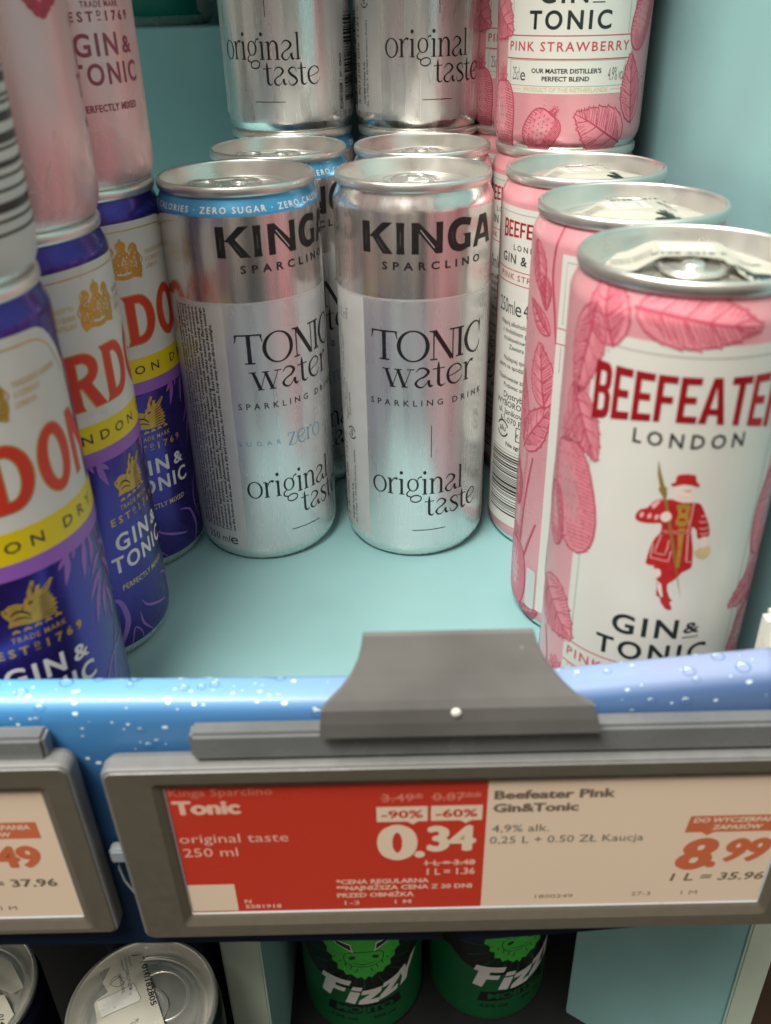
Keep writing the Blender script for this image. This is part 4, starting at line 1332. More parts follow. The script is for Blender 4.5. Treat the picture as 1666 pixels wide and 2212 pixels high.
def gin_design():
    a = Art()
    # white shield with an arched top
    W = 27.5
    arch = [(W * math.cos(t) if False else 0, 0) for t in (0,)]
    top = []
    for i in range(0, 25):
        s = -W + 2 * W * i / 24
        u = abs(s) / W
        top.append((s, 125.5 - 1.0 * u ** 2 - 11.0 * max(0, (u - 0.55) / 0.45) ** 2.6))
    a.poly([(-W, 82.4), (W, 82.4)] + top[::-1], WHITE, 1)
    gl = []
    for i in range(0, 33):
        s = -(W - 1.8) + 2 * (W - 1.8) * i / 32
        u = abs(s) / (W - 1.8)
        gl.append((s, 123.1 - 0.9 * u ** 2 - 10.5 * max(0, (u - 0.55) / 0.45) ** 2.6, 0.34))
    a.stroke(gl, GOLD, 2, smooth=False)
    crest(a)
    for i, s in enumerate(('TANQUERAY GORDON', '& COMPANY', 'LONDON')):
        a.text(s, 7.6, 114.6 - 2.3 * i, 1.35, PALEGOLD, 2, sx=0.66, bold=0.035)
    for i, s in enumerate(('BY APPOINTMENT TO', 'THE LATE QUEEN', 'GIN DISTILLERS')):
        a.text(s, -9.0, 114.6 - 2.3 * i, 1.35, PALEGOLD, 2, sx=0.66, bold=0.035, align='r')
    for m, L, e in ((GOLD, 2, 0.42), (RED, 3, 0.0)):
        red_caps(a, m, L, e)
    a.rect(-83.2, 74.3, 83.2, 82.4, YELLOW, 1)
    a.text('LONDON DRY', 0.6, 77.0, 2.8, DARKBROWN, 2, width=51.0, align='c', bold=0.012, track=1.75)
    a.rect(-83.2, 70.1, 83.2, 74.3, PURPLE, 1)
    for sg in (1, -1):
        def M(p):
            return [(sg * x, z) for x, z in p]
        sprig(a, M([(11.6, 70.5), (9.6, 69.0), (8.0, 67.6)]), PURPLE, 1.5)
        sprig(a, M([(11.4, 70.3), (10.6, 66.8), (9.0, 62.6)]), PURPLE, 2.0)
        sprig(a, M([(14.0, 71.0), (13.4, 69.4), (12.8, 68.0)]), PURPLE, 1.0)
        sprig(a, M([(18.0, 71.0), (16.6, 66.0), (15.4, 61.0)]), PURPLE, 2.2)
        sprig(a, M([(20.6, 70.5), (20.6, 66.5), (18.6, 62.0)]), PURPLE, 2.0)
        a.stroke([p + (0.5,) for p in M([(24.0, 71.0), (26.0, 61.0), (25.6, 55.0), (23.5, 50.0)])], PURPLE, 2)
        for p in ([(24.0, 58.5), (19.5, 57.2), (15.5, 53.7)], [(22.0, 57.0), (18.6, 52.0), (16.4, 45.9)], [(24.2, 54.5), (21.6, 50.5), (20.4, 45.0)],
                  [(24.5, 63.0), (21.0, 62.0), (18.0, 59.0)], [(25.5, 60.0), (28.5, 56.5), (29.5, 51.0)], [(25.6, 65.0), (29.0, 63.0), (31.0, 58.5)], [(24.5, 52.0), (25.6, 47.0), (24.6, 42.0)]):
            sprig(a, M(p), PURPLE, 2.0)
        a.stroke([p for p in [(sg * 33.0, 34.0, 0.5), (sg * 20.5, 33.0, 0.9), (sg * 14.8, 27.5, 0.4)]], LILAC, 2)
        a.stroke([p for p in [(sg * 26.0, 41.0, 0.3), (sg * 20.0, 30.0, 0.9), (sg * 17.0, 16.0, 0.3)]], LILAC, 2)
    boar_head(a, GOLD)
    a.text('TRADE MARK', 0, 52.9, 1.45, GOLD, 2, width=13.6, align='c', bold=0.01, track=1.2)
    a.text('EST', -10.8, 49.0, 2.3, GOLD, 2, width=7.4, bold=0.035, track=1.6)
    a.text('D', -2.0, 50.2, 1.3, GOLD, 2, width=1.3, bold=0.03)
    a.rect(-2.0, 49.2, -0.7, 49.5, GOLD, 2)
    a.text('1769', 1.0, 49.0, 2.3, GOLD, 2, width=9.8, bold=0.035, track=1.7)
    a.text('GIN', -10.6, 40.0, 5.4, WHITEINK, 2, width=14.6, bold=0.03, track=1.25)
    a.text('&', 6.6, 40.4, 4.2, WHITEINK, 2, width=4.4, bold=0.035)
    a.text('TONIC', -13.1, 32.9, 5.2, WHITEINK, 2, width=25.0, bold=0.03, track=1.25)
    a.text('PERFECTLY MIXED', -11.2, 26.3, 1.8, PALEGOLD, 2, width=20.2, bold=0.02, track=1.1)
    # swirls round the foot
    a.stroke([(-17.0, 25.0, 0.5), (-13.0, 22.5, 1.5), (-11.6, 15.5, 2.0), (-13.5, 10.0, 1.6), (-16.0, 6.0, 0.7)], LILAC, 2)
    a.stroke([(-5.4, 19.4, 0.2), (-3.4, 16.2, 0.7), (1.6, 13.6, 1.0), (7.5, 11.5, 0.6)], LILAC, 2)
    a.stroke([(-6.8, 15.5, 0.2), (-6.1, 10.6, 0.9), (-2.2, 5.4, 0.3)], LILAC, 2)
    a.stroke([(-11.4, 5.6, 0.4), (-9.8, 10.9, 0.6), (-7.7, 8.8, 0.5), (-7.0, 5.6, 0.3)], LILAC, 2)
    a.stroke([(6.0, 22.0, 0.3), (11.0, 19.5, 1.0), (13.6, 12.0, 1.2), (12.0, 6.0, 0.5)], LILAC, 2)
    a.stroke([(16.5, 30.0, 0.3), (14.6, 22.0, 0.8), (17.5, 12.0, 0.5)], LILAC, 2)
    return a


GORDON_ME = wrap_body('violet_gin_can', gin_design(), [(5.0, ALU), (132.0, BLUE), (135, ALU)])


def rose_design():
    a = Art()
    a.text('TRADE MARK', 0, 49.6, 1.45, ROSEINK, 2, width=13.6, align='c', bold=0.015, track=1.2)
    a.text('EST', -10.8, 46.2, 2.3, ROSEINK, 2, width=7.4, bold=0.04, track=1.6)
    a.text('D', -2.0, 47.4, 1.3, ROSEINK, 2, width=1.3, bold=0.03)
    a.rect(-2.0, 46.3, -0.7, 46.6, ROSEINK, 2)
    a.text('1769', 1.0, 46.2, 2.3, ROSEINK, 2, width=9.8, bold=0.04, track=1.7)
    a.text('GIN', -10.6, 37.7, 5.4, ROSEINK, 2, width=14.6, bold=0.022, track=1.25)
    a.text('&', 6.2, 37.9, 4.2, ROSEINK, 2, width=4.4, bold=0.03)
    a.text('TONIC', -13.1, 30.4, 5.2, ROSEINK, 2, width=25.0, bold=0.022, track=1.25)
    a.text('PERFECTLY MIXED', -11.2, 23.4, 1.8, ROSEINK, 2, width=20.2, bold=0.035, track=1.1)
    for k in (-1, 0, 1):
        x = k * 55.5
        for p in ([(-12, 20), (-4, 16), (2, 8), (3, 3)], [(-6, 22), (0, 17), (7, 13), (10, 4)], [(14, 40), (10, 30), (2, 25), (-2, 21)], [(20, 44), (17, 36), (12, 30), (6, 24), (3, 20)],
                  [(8, 18), (13, 22), (18, 19), (21, 12)], [(14, 10), (19, 12), (23, 7), (21, 3)], [(24, 16), (27, 12), (25, 6), (22, 10), (25, 18)], [(-22, 12), (-17, 15), (-13, 9), (-16, 4)]):
            a.stroke([(x + q[0], q[1], 0.26) for q in p], ROSELINE, 1)
    # ripe raspberries hanging into the design from above
    rd = random.Random(3)
    for cx, cz in ((-23.0, 57.0), (-12.0, 60.0), (-33.0, 62.0), (20.0, 60.0), (33, 64)):
        for i in range(26):
            t, r = rd.uniform(0, 6.28), rd.uniform(0, 1) ** 0.5
            a.ell(cx + 7.0 * r * math.cos(t), cz + 7.5 * r * math.sin(t), 1.9, 1.8, RASP, 2, n=10)
    return a


ROSE_ME = wrap_body('rose_gin_can', rose_design(), [(3.0, ALU), (135, ROSE)])


def white_code_design():
    a = Art()
    barcode(a, -20.0, 11.5, 20.0, 60.0, INK, seed=3, w0=0.62)
    a.text('5 000289 937528', -23.4, 14.0, 2.4, INK, 2, rot=math.pi / 2, width=42)
    return a


CODE_ME = wrap_body('white_code_can', white_code_design(), [(3.5, ALU), (135, WHITE)])


def teal_design():
    a = Art()
    a.rrect(-30.0, 13.0, 15.5, 90.0, 2.0, CREAM, 1)
    a.poly(blob([(22, 4.5), (19.0, 12), (17.5, 30), (26, 60), (44, 60), (44, 4.5)], 3), MATTE, 1)
    a.text('250ml', 22.0, 16.5, 3.6, SOFTINK, 2, width=8.5)
    return a


TEALCAN_ME = wrap_body('teal_can', teal_design(), [(4.0, ALU), (135, TEALCAN)])


def navy_design():
    a = Art()
    rd = random.Random(2)
    for i in range(60):
        x, z = rd.uniform(-80, 80), rd.uniform(20, 124)
        pts = [(x + rd.uniform(-4, 4), z + rd.uniform(-4, 4), 0.22) for _ in range(4)]
        a.stroke(pts, GREYINK, 1, n=3)
    return a


NAVY_ME = wrap_body('navy_can', navy_design(), [(4.0, ALU), (135, NAVY)])

SLEEK = [(r * 29.0 / 26.5, z if z < 60 else z + 10.0) for r, z in BODY]


def fizzy_design():
    a = Art()
    a.rect(-91, 52.0, 91, 128.0, BLACKCAN, 0.3)
    # the dark bowl behind the animal's head dips at the middle
    a.poly([(-34, 53.0), (-26, 46.0), (-16, 42.0), (0, 39.0), (16, 42.0), (26, 46.0), (34, 53.0)], BLACKCAN, 0.6)
    for i in range(17):
        t = math.radians(-78 + i * 9.75 - 90)
        x, z = 0, 66.0
        a.stroke([(x + 14 * math.cos(t), z + 14 * math.sin(t), 0.2), (x + 28.5 * math.cos(t), z + 25.5 * math.sin(t), 0.55)], DKBULL if i % 2 else GREENCAN, 1.2, smooth=False)
    # shaggy bull head, generic
    out = [(-20, 76), (-19.0, 70), (-16.5, 66.5), (-17.0, 63.5), (-14.2, 62.0), (-14.4, 58.6), (-12.0, 57.6), (-12.0, 53.6), (-9.4, 53.4), (-8.0, 50.4), (-5.6, 51.4), (-3.0, 48.4), (-1.2, 49.6), (0.4, 46.6)]
    out = out + [(-x + 0.8, z) for x, z in out[::-1]] + [(14, 84), (0, 88), (-14, 84)]
    a.poly(out, BULL, 2)
    a.stroke([p + (0.55,) for p in out] + [out[0] + (0.55,)], DKBULL, 3, smooth=False)
    a.poly(blob([(-7.6, 66.0), (-8.6, 62.5), (-7.4, 59.2), (-4.0, 57.6), (0.4, 57.0), (4.8, 57.6), (8.2, 59.2), (9.4, 62.5), (8.4, 66.0), (4, 67.4), (-3.2, 67.4)]), BULL, 3)
    a.stroke([p + (0.4,) for p in blob([(-7.6, 66.0), (-8.6, 62.5), (-7.4, 59.2), (-4.0, 57.6), (0.4, 57.0), (4.8, 57.6), (8.2, 59.2), (9.4, 62.5), (8.4, 66.0), (4, 67.4), (-3.2, 67.4)])], DKBULL, 4, smooth=False)
    for s in (1, -1):
        a.ell(0.4 + s * 5.2, 63.4, 1.7, 1.1, DKBULL, 4, rot=-0.5 * s, n=12)
        a.poly([(0.4 + s * 4.6, 67.2), (0.4 + s * 12.6, 72.4), (0.4 + s * 15.0, 76.5), (0.4 + s * 5.6, 73.0)], WHITEINK, 4)
        a.poly([(0.4 + s * 5.4, 68.6), (0.4 + s * 11.8, 72.4), (0.4 + s * 13.4, 75.0), (0.4 + s * 6.0, 72.2)], DKBULL, 5)
        for i in range(5):
            a.stroke([(0.4 + s * (3 + i * 2.6), 56.2 + i * 1.7, 0.2), (0.4 + s * (3.3 + i * 2.5), 54.2 + i * 2.0, 0.5), (0.4 + s * (4.4 + i * 2.2), 52.6 + i * 2.2, 0.15)], DKBULL, 4)
    a.stroke([(-5.0, 60.0, 0.2), (0.4, 58.7, 0.5), (5.8, 60.0, 0.2)], DKBULL, 5)
    # slanted white block word F i Z Z Y
    def blk(pts, dx, dz=0.0, sc=1.0):
        a.poly([(dx + p[0] * sc + 0.12 * p[1], dz + p[1] * sc) for p in pts], WHITEINK, 3)
    blk([(0, 16), (14, 15), (13.2, 11.2), (7.0, 11.6), (6.6, 9.4), (12.0, 9.0), (11.4, 6.0), (6.0, 6.2), (4.8, 0), (0.2, 1.0), (1.6, 11.8), (-0.8, 12.0)], -21.5, 31.2)
    blk([(0, 0), (4.6, -0.6), (6.2, 8.2), (1.6, 8.8)], -9.2, 29.4)
    blk([(1.8, 9.8), (6.4, 9.2), (7.0, 12.0), (2.4, 12.6)], -9.2, 29.4)
    blk([(0.2, 0), (9.6, 0.6), (9.8, 3.8), (5.4, 3.4), (10.0, 8.0), (10.2, 11.6), (1.2, 10.6), (0.8, 7.4), (5.0, 7.8), (0.6, 3.2)], -3.4, 28.4)
    blk([(0.2, 0), (9.0, 2.4), (9.4, 5.8), (5.4, 4.6), (9.6, 10.4), (10.2, 14.2), (1.2, 11.6), (0.9, 8.4), (4.8, 9.4), (0.4, 3.4)], 6.4, 30.0)
    blk([(2.0, 0), (6.0, 1.6), (6.6, 7.2), (11.4, 17.2), (7.6, 15.4), (5.0, 10.0), (3.6, 13.4), (0.2, 11.6), (2.8, 5.6)], 15.4, 33.0)
    # dark banner and small print
    a.poly([(-18.5, 20.0), (18.0, 22.0), (17.0, 29.0), (-17.0, 27.4)], BLACKCAN, 2)
    a.text('MOJITO', 0, 22.2, 4.0, GREENCAN, 3, width=27.0, align='c', bold=0.05)
    a.text('4,5% vol', -17.5, 15.4, 2.3, BLACKCAN, 2, width=13.5, bold=0.03)
    a.text('330 ml', 3.5, 16.0, 2.3, BLACKCAN, 2, width=11.0, bold=0.03)
    return a


FIZZY_ME = wrap_body('green_can', fizzy_design(), [(4.0, ALU), (150, GREENCAN)], SLEEK)

# ---------------------------------------------------------------- the shelf the cans stand on
def box_mesh(name, x0, y0, z0, x1, y1, z1, m, bev=0.8, edge_mat=None, edge_test=None):
    bm = bmesh.new()
    bmesh.ops.create_cube(bm, size=1.0)
    for v in bm.verts:
        v.co = Vector(((x0 + x1) / 2 + v.co.x * (x1 - x0), (y0 + y1) / 2 + v.co.y * (y1 - y0), (z0 + z1) / 2 + v.co.z * (z1 - z0))) * MM
    if bev:
        bmesh.ops.bevel(bm, geom=bm.edges[:], offset=bev * MM, segments=2, affect='EDGES')
    me = bpy.data.meshes.new(name)
    bm.to_mesh(me)
    bm.free()
    me.materials.append(m)
    if edge_mat:
        me.materials.append(edge_mat)
        for p in me.polygons:
            if edge_test(p):
                p.material_index = 1
    return me


structure('shelf_floor', box_mesh('shelf_floor', -330, 160.5, -14, 97.6, 700, 0, TEAL))
structure('side_wall', box_mesh('side_wall', 103.0, 158, -20, 117, 700, 420, TEAL))
structure('back_wall', box_mesh('back_wall', -330, 452, 0.3, 102.6, 466, 171.2, TEAL, 0.6))
structure('upper_shelf_floor', box_mesh('upper_shelf_floor', -330, 466.3, 150, 102.6, 640, 170.9, TEAL, 0.4))
structure('upper_back_wall', box_mesh('upper_back_wall', -330, 560, 171.2, 102.6, 572, 313.5, TEAL))
# unseen shelf board added overhead to shade the back of the bay
structure('overhead_shade_board', box_mesh('overhead_shade_board', -330, 280, 314, 102.6, 640, 328, TEAL))
# lower bay, floor and back wall coloured near-black to stand for its shade
structure('lower_shelf_floor', box_mesh('lower_shelf_floor', -330, 150, -262, 330, 520, -247, SHADEBOARD))
structure('lower_back_wall', box_mesh('lower_back_wall', -330, 440, -246.7, 330, 452, -15, SHADEBOARD))
lp = structure('lower_side_panel', box_mesh('lower_side_panel', -33, 0, -246.7, 33, 5, -14.6, TEAL, 0.6))
lp.location = (109.0 * MM, 233.5 * MM, 0)
lp.rotation_euler = (0, 0, -math.atan2(36, 51))
structure('partition', box_mesh('partition', -67, 212, -246.8, -51.5, 439.5, -14.5, TEAL, 0.8, PALETEAL, lambda p: p.normal.y < -0.5))
structure('lower_side_wall', box_mesh('lower_side_wall', 136.0, 213, -246.8, 148, 439.5, -14.5, TEAL, 0.8, PALETEAL, lambda p: p.normal.y < -0.5))
structure('outer_wall', box_mesh('outer_wall', 149, 222, -246.8, 330, 234, -14.5, BROWN))


# ---------------------------------------------------------------- printed strips along the shelf edge
SP = [(166.0, 38.0), (166.0, 42.6), (165.4, 43.5), (164.2, 43.9), (161.0, 43.6), (159.0, 43.0), (157.6, 41.8), (156.8, 39.8), (156.4, 37.0), (156.2, 20.0), (156.2, -45.0)]


def strip_mesh(name, x0, x1, seed, n_drops):
    V, F, MI = [], [], []
    acc = [0.0]
    for a, b in zip(SP, SP[1:]):
        acc.append(acc[-1] + math.hypot(b[0] - a[0], b[1] - a[1]))
    nx = 24
    for k, (y, z) in enumerate(SP):
        for j in range(nx + 1):
            V.append((x0 + (x1 - x0) * j / nx, y, z))
    for k in range(len(SP) - 1):
        for j in range(nx):
            a = k * (nx + 1) + j
            F.append((a + nx + 1, a + nx + 2, a + 1, a))
    nf = len(F)
    # back skin so the strip has thickness
    i0 = len(V)
    for k, (y, z) in enumerate(SP):
        for j in range(nx + 1):
            V.append((x0 + (x1 - x0) * j / nx, y + (0.9 if k > 2 else (-0.9 if k < 2 else 0)), z - (0.9 if k >= 1 else 0)))
    for k in range(len(SP) - 1):
        for j in range(nx):
            a = i0 + k * (nx + 1) + j
            F.append((a, a + 1, a + nx + 2, a + nx + 1))
    for k in range(len(SP) - 1):
        a, b = k * (nx + 1), k * (nx + 1) + nx
        F.append((a, a + i0, a + nx + 1 + i0, a + nx + 1))
        F.append((b, b + nx + 1, b + nx + 1 + i0, b + i0))

    def at(x, t, o):
        t = max(0.0, min(acc[-1] - 1e-4, t))
        for i in range(len(acc) - 1):
            if t <= acc[i + 1]:
                u = (t - acc[i]) / (acc[i + 1] - acc[i])
                y = SP[i][0] + (SP[i + 1][0] - SP[i][0]) * u
                z = SP[i][1] + (SP[i + 1][1] - SP[i][1]) * u
                ty, tz = SP[i + 1][0] - SP[i][0], SP[i + 1][1] - SP[i][1]
                l = math.hypot(ty, tz)
                return (x, y + tz / l * o, z - ty / l * o)
    A = Art()
    rd = random.Random(seed)
    for i in range(n_drops):
        x = rd.uniform(x0 + 2, x1 - 2)
        t = 5.2 + 30 * rd.random() ** 1.5
        r = rd.choice((0.2, 0.25, 0.3, 0.35, 0.45, 0.6, 0.85, 1.2)) * rd.uniform(0.8, 1.2)
        if r > 0.7:
            A.ell(x, t, r * 1.25, r, DROPDARK, 1, n=16, hole=0.86)
            A.stroke([(x - r * 0.9, t - r * 0.3, 0.1), (x - r * 0.3, t - r * 0.75, r * 0.42), (x + r * 0.6, t - r * 0.5, 0.1)], DROP, 2)
        else:
            A.ell(x, t, r * 1.2, r * 0.8, DROP, 1, n=9)
    tb = acc
    dm = flat_mesh(name, A, at, grid=([x0 + i for i in range(int(x1 - x0))], [a for a in tb[1:-1]]))
    i0 = len(V)
    V += [tuple(c / MM for c in v.co) for v in dm.vertices]
    drop_faces = [(tuple(i + i0 for i in p.vertices), dm.materials[p.material_index]) for p in dm.polygons]
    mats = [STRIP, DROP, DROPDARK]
    MI = [0] * len(F)
    for f, m in drop_faces:
        F.append(f)
        MI.append(mats.index(m))
    me = bpy.data.meshes.new(name)
    me.from_pydata([(x * MM, y * MM, z * MM) for x, y, z in V], [], F)
    for m in mats:
        me.materials.append(m)
    me.polygons.foreach_set('material_index', MI)
    me.polygons.foreach_set('use_smooth', [i < nf for i in range(len(F))])
    me.update()
    return me


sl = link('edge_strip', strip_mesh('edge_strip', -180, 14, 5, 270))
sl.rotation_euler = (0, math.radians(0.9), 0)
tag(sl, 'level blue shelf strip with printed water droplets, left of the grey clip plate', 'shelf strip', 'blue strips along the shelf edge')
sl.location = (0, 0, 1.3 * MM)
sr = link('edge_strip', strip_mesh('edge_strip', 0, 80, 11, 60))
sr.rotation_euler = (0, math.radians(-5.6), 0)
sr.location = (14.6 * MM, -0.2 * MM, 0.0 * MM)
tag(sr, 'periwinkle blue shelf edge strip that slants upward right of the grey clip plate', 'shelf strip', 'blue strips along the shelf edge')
ec = link('end_cap', box_mesh('end_cap', 89.5, 166.6, 40, 102.5, 174, 58.0, WHITEPL, 2.2))
tag(ec, 'small rounded white end cap at the right end of the slanting blue strip', 'end cap')

# ---------------------------------------------------------------- electronic price tags
TILT = math.radians(3.0)
TO = Vector((0, 149.0, 20.0))
TU = Vector((0, -math.sin(TILT), math.cos(TILT)))
TN = Vector((0, -math.cos(TILT), -math.sin(TILT)))


def tag_pt(x, z, o):
    p = TO + Vector((x, 0, 0)) + TU * z + TN * o
    return (p.x, p.y, p.z)


def rloop(x0, z0, x1, z1, r, n=6):
    pts = []
    for cx, cz, a0 in ((x1 - r, z1 - r, 0), (x0 + r, z1 - r, 90), (x0 + r, z0 + r, 180), (x1 - r, z0 + r, 270)):
        for i in range(n):
            a = math.radians(a0 + i * 90 / (n - 1))
            pts.append((cx + r * math.cos(a), cz + r * math.sin(a)))
    return pts


def housing(name, sx0, sz0, sx1, sz1, ml, mr, mt, mb):
    """frame with a sunken screen opening, rounded outer edge and sides running back"""
    ox0, oz0, ox1, oz1 = sx0 - ml, sz0 - mb, sx1 + mr, sz1 + mt
    loops = [(rloop(sx0 + 0.3, sz0 + 0.3, sx1 - 0.3, sz1 - 0.3, 0.6), -1.6, BEVEL),
             (rloop(sx0, sz0 - 0.2, sx1, sz1, 0.6), -1.3, BEVEL),
             (rloop(sx0 - 0.5, sz0 - 1.0, sx1 + 0.5, sz1 + 0.3, 0.9), -0.9, TAUPE),
             (rloop(sx0 - 2.2, sz0 - 3.6, sx1 + 2.2, sz1 + 2.6, 1.5), 0.0, TAUPE),
             (rloop(ox0 + 1.1, oz0 + 1.0, ox1 - 1.1, oz1 - 0.9, 2.0), 0.1, TAUPE),
             (rloop(ox0 + 0.9, oz0 + 0.8, ox1 - 0.9, oz1 - 0.7, 2.2), -0.25, GREYPL),
             (rloop(ox0 + 0.3, oz0 + 0.3, ox1 - 0.3, oz1 - 0.2, 2.6), -0.35, GREYPL),
             (rloop(ox0, oz0, ox1, oz1, 2.8), -1.1, GREYPL),
             (rloop(ox0 - 0.1, oz0 - 0.1, ox1 + 0.1, oz1 + 0.1, 3.2), -4.4, GREYPL),
             (rloop(ox0 + 0.5, oz0 + 0.5, ox1 - 0.5, oz1 - 0.5, 3.2), -6.1, GREYPL),
             (rloop(ox0 + 2.0, oz0 + 2.0, ox1 - 2.0, oz1 - 2.0, 3.2), -6.7, GREYPL)]
    V, F, MI = [], [], []
    mats = [TAUPE, GREYPL, BEVEL]
    n = len(loops[0][0])
    for pts, o, m in loops:
        V += [tag_pt(x, z, o) for x, z in pts]
    for k in range(len(loops) - 1):
        for j in range(n):
            a, b = k * n + j, k * n + (j + 1) % n
            F.append((a, a + n, b + n, b))
            MI.append(mats.index(loops[k + 1][2]))
    F.append(tuple(range((len(loops) - 1) * n, len(loops) * n)))
    MI.append(1)
    me = bpy.data.meshes.new(name)
    me.from_pydata([(x * MM, y * MM, z * MM) for x, y, z in V], [], F)
    for m in mats:
        me.materials.append(m)
    me.polygons.foreach_set('material_index', MI)
    me.update()
    bm = bmesh.new()
    bm.from_mesh(me)
    bmesh.ops.recalc_face_normals(bm, faces=bm.faces[:])
    bm.to_mesh(me)
    bm.free()
    me.polygons.foreach_set('use_smooth', [False] * len(me.polygons))
    return me


def price_text(a, x, z, whole, dec, m, hw, hd, ww, wd, gap, raise_, shear=0.0):
    a.text(whole, x, z, hw, m, 2, width=ww, bold=0.055, shear=shear)
    a.ell(x + ww + gap * 0.5 + 0.3, z + 1.35, 1.35, 1.35, m, 2, n=16)
    a.text(dec, x + ww + gap + 1.6, z + raise_, hd, m, 2, width=wd, bold=0.055, shear=shear)


def screen_place(x, z, o):
    return tag_pt(x, z, -1.75 + o)


S1 = Art()
S1.rect(-54.3, -46.0, 23.0, 5.6, SCRRED, 0)
S1.rect(23.0, -46.0, 97.4, 5.6, SCRWHITE, 0)
S1.text('Kinga Sparclino', -53.0, 1.4, 2.6, SCRFAINT, 1, width=24.6)
S1.text('Tonic', -52.6, -5.1, 4.6, SCRPALE, 1, width=15.8, bold=0.055)
S1.text('original taste', -52.9, -16.2, 3.3, SCRPALE, 1, width=27.0, bold=-0.002)
S1.text('250 ml', -52.6, -21.7, 3.3, SCRPALE, 1, width=13.6)
S1.text('3.49*', -2.4, -2.1, 2.7, SCRFAINT, 1, width=9.8, bold=0.01)
S1.rect(-2.8, -1.0, 7.4, -0.7, SCRFAINT, 2)
S1.text('0.87**', 9.8, -2.1, 2.7, SCRFAINT, 1, width=11.6, bold=0.01)
S1.rect(9.4, -1.0, 21.3, -0.7, SCRFAINT, 2)
for bx0, bx1, nx, tx in ((-3.8, 8.6, 5.0, '-90%'), (9.4, 21.9, 18.0, '-60%')):
    S1.poly([(bx0, -4.0), (bx0, -9.6), (nx - 1.4, -9.6), (nx, -10.7), (nx + 1.4, -9.6), (bx1, -9.6), (bx1, -4.0)], SCRWHITE, 1)
    S1.text(tx, bx0 + 1.2, -8.2, 2.7, SCRRED, 2, width=bx1 - bx0 - 2.4, bold=0.03)
price_text(S1, -3.2, -24.0, '0', '34', SCRWHITE, 12.4, 9.0, 8.6, 11.2, 2.0, 2.9)
S1.text('1 L = 3.48', 8.2, -27.3, 2.1, SCRPALE, 1, width=12.6, bold=0.02)
S1.rect(7.7, -26.5, 21.0, -26.15, SCRPALE, 2)
S1.text('1 L = 1.36', 8.6, -31.2, 2.5, SCRPALE, 1, width=12.3, bold=0.025)
S1.text('*CENA REGULARNA', -14.9, -34.4, 1.75, SCRPALE, 1, width=24.0, bold=0.04)
S1.text('**NAJNIŻSZA CENA Z 30 DNI', -15.0, -37.1, 1.75, SCRPALE, 1, width=35.3, bold=0.04)
S1.text('PRZED OBNIŻKĄ', -14.9, -40.2, 1.75, SCRPALE, 1, width=20.1, bold=0.04)
S1.text('1-3', -13.1, -43.5, 1.7, SCRPALE, 1, width=3.9, bold=0.01)
S1.text('1 M', 0.2, -43.4, 1.7, SCRPALE, 1, width=4.3, bold=0.01)
S1.text('N', -39.4, -41.8, 1.5, SCRPALE, 1, width=1.7, bold=0.03)
S1.text('5581918', -39.4, -44.1, 1.5, SCRPALE, 1, width=9.5, bold=0.03)
S1.rect(-53.6, -44.9, -41.4, -33.4, SCRWHITE, 1)
S1.text('Beefeater Pink', 24.7, -2.0, 2.9, SCRINK, 1, width=28.8, bold=0.05)
S1.text('Gin&Tonic', 24.6, -6.8, 2.9, SCRINK, 1, width=20.5, bold=0.05)
S1.text('4,9% alk.', 24.5, -14.5, 2.7, GREYINK, 1, width=14.2)
S1.text('0,25 L + 0.50 ZŁ Kaucja', 24.2, -19.0, 2.7, GREYINK, 1, width=38.4)
S1.poly([(73.2, -10.0), (72.6, -16.3), (76.8, -16.3), (78.4, -17.6), (80.0, -16.3), (97.4, -16.3), (97.4, -10.0)], SCRORANGE, 1)
S1.text('DO WYCZERPANIA', 74.2, -12.5, 1.7, SCRWHITE, 2, width=22.6, bold=0.04, shear=0.15)
S1.text('ZAPASÓW', 79.2, -15.3, 1.7, SCRWHITE, 2, width=12.2, bold=0.04, shear=0.15)
price_text(S1, 72.2, -30.7, '8', '99', SCRORANGE, 11.4, 8.4, 7.8, 10.4, 1.9, 2.8, shear=0.2)
S1.text('1 L = 35.96', 71.9, -36.1, 3.0, SCRINK, 1, width=24.2, bold=0.02, shear=0.15)
S1.text('1800249', 37.2, -42.4, 1.5, SCRINK, 1, width=10.0, bold=0.0)
S1.text('27-3', 62.6, -42.2, 1.6, SCRINK, 1, width=5.1)
S1.text('1 M', 75.8, -42.2, 1.6, SCRINK, 1, width=4.2)

S2 = Art()
S2.rect(-160.0, -46.0, -82.4, 5.6, SCRWHITE, 0)
S2.poly([(-111.0, -6.7), (-111.6, -12.9), (-107.4, -12.9), (-105.8, -14.2), (-104.2, -12.9), (-86.7, -12.9), (-86.7, -6.7)], SCRORANGE, 1)
S2.text('DO WYCZERPANIA', -110.4, -9.4, 1.7, SCRWHITE, 2, width=21.8, bold=0.04, shear=0.15)
S2.text('ZAPASÓW', -106.2, -12.1, 1.7, SCRWHITE, 2, width=12.2, bold=0.04, shear=0.15)
price_text(S2, -111.2, -27.0, '9', '49', SCRORANGE, 11.4, 7.8, 7.8, 11.0, 1.9, 3.0)
S2.text('1 L = 37.96', -111.0, -32.4, 3.0, SCRINK, 1, width=24.2, bold=0.03)
S2.text('1 M', -104.0, -42.4, 1.6, SCRINK, 1, width=4.2)


def price_tag(art, sx0, sx1, sz0, ml, mr, mt, mb, hx0, hx1, label):
    t = bpy.data.objects.new('price_tag', None)
    t.empty_display_size = 0.02
    C.objects.link(t)
    link('housing', housing('housing', sx0, sz0, sx1, 5.2, ml, mr, mt, mb), t)
    link('screen', flat_mesh('screen', art, screen_place), t)
    hm = box_mesh('holder', hx0, 150.4, 33.2, hx1, 155.6, 41.2, HOLDER, 0.9)
    link('holder', hm, t)
    tag(t, label, 'price tag', 'electronic price tags on the shelf edge')
    return t


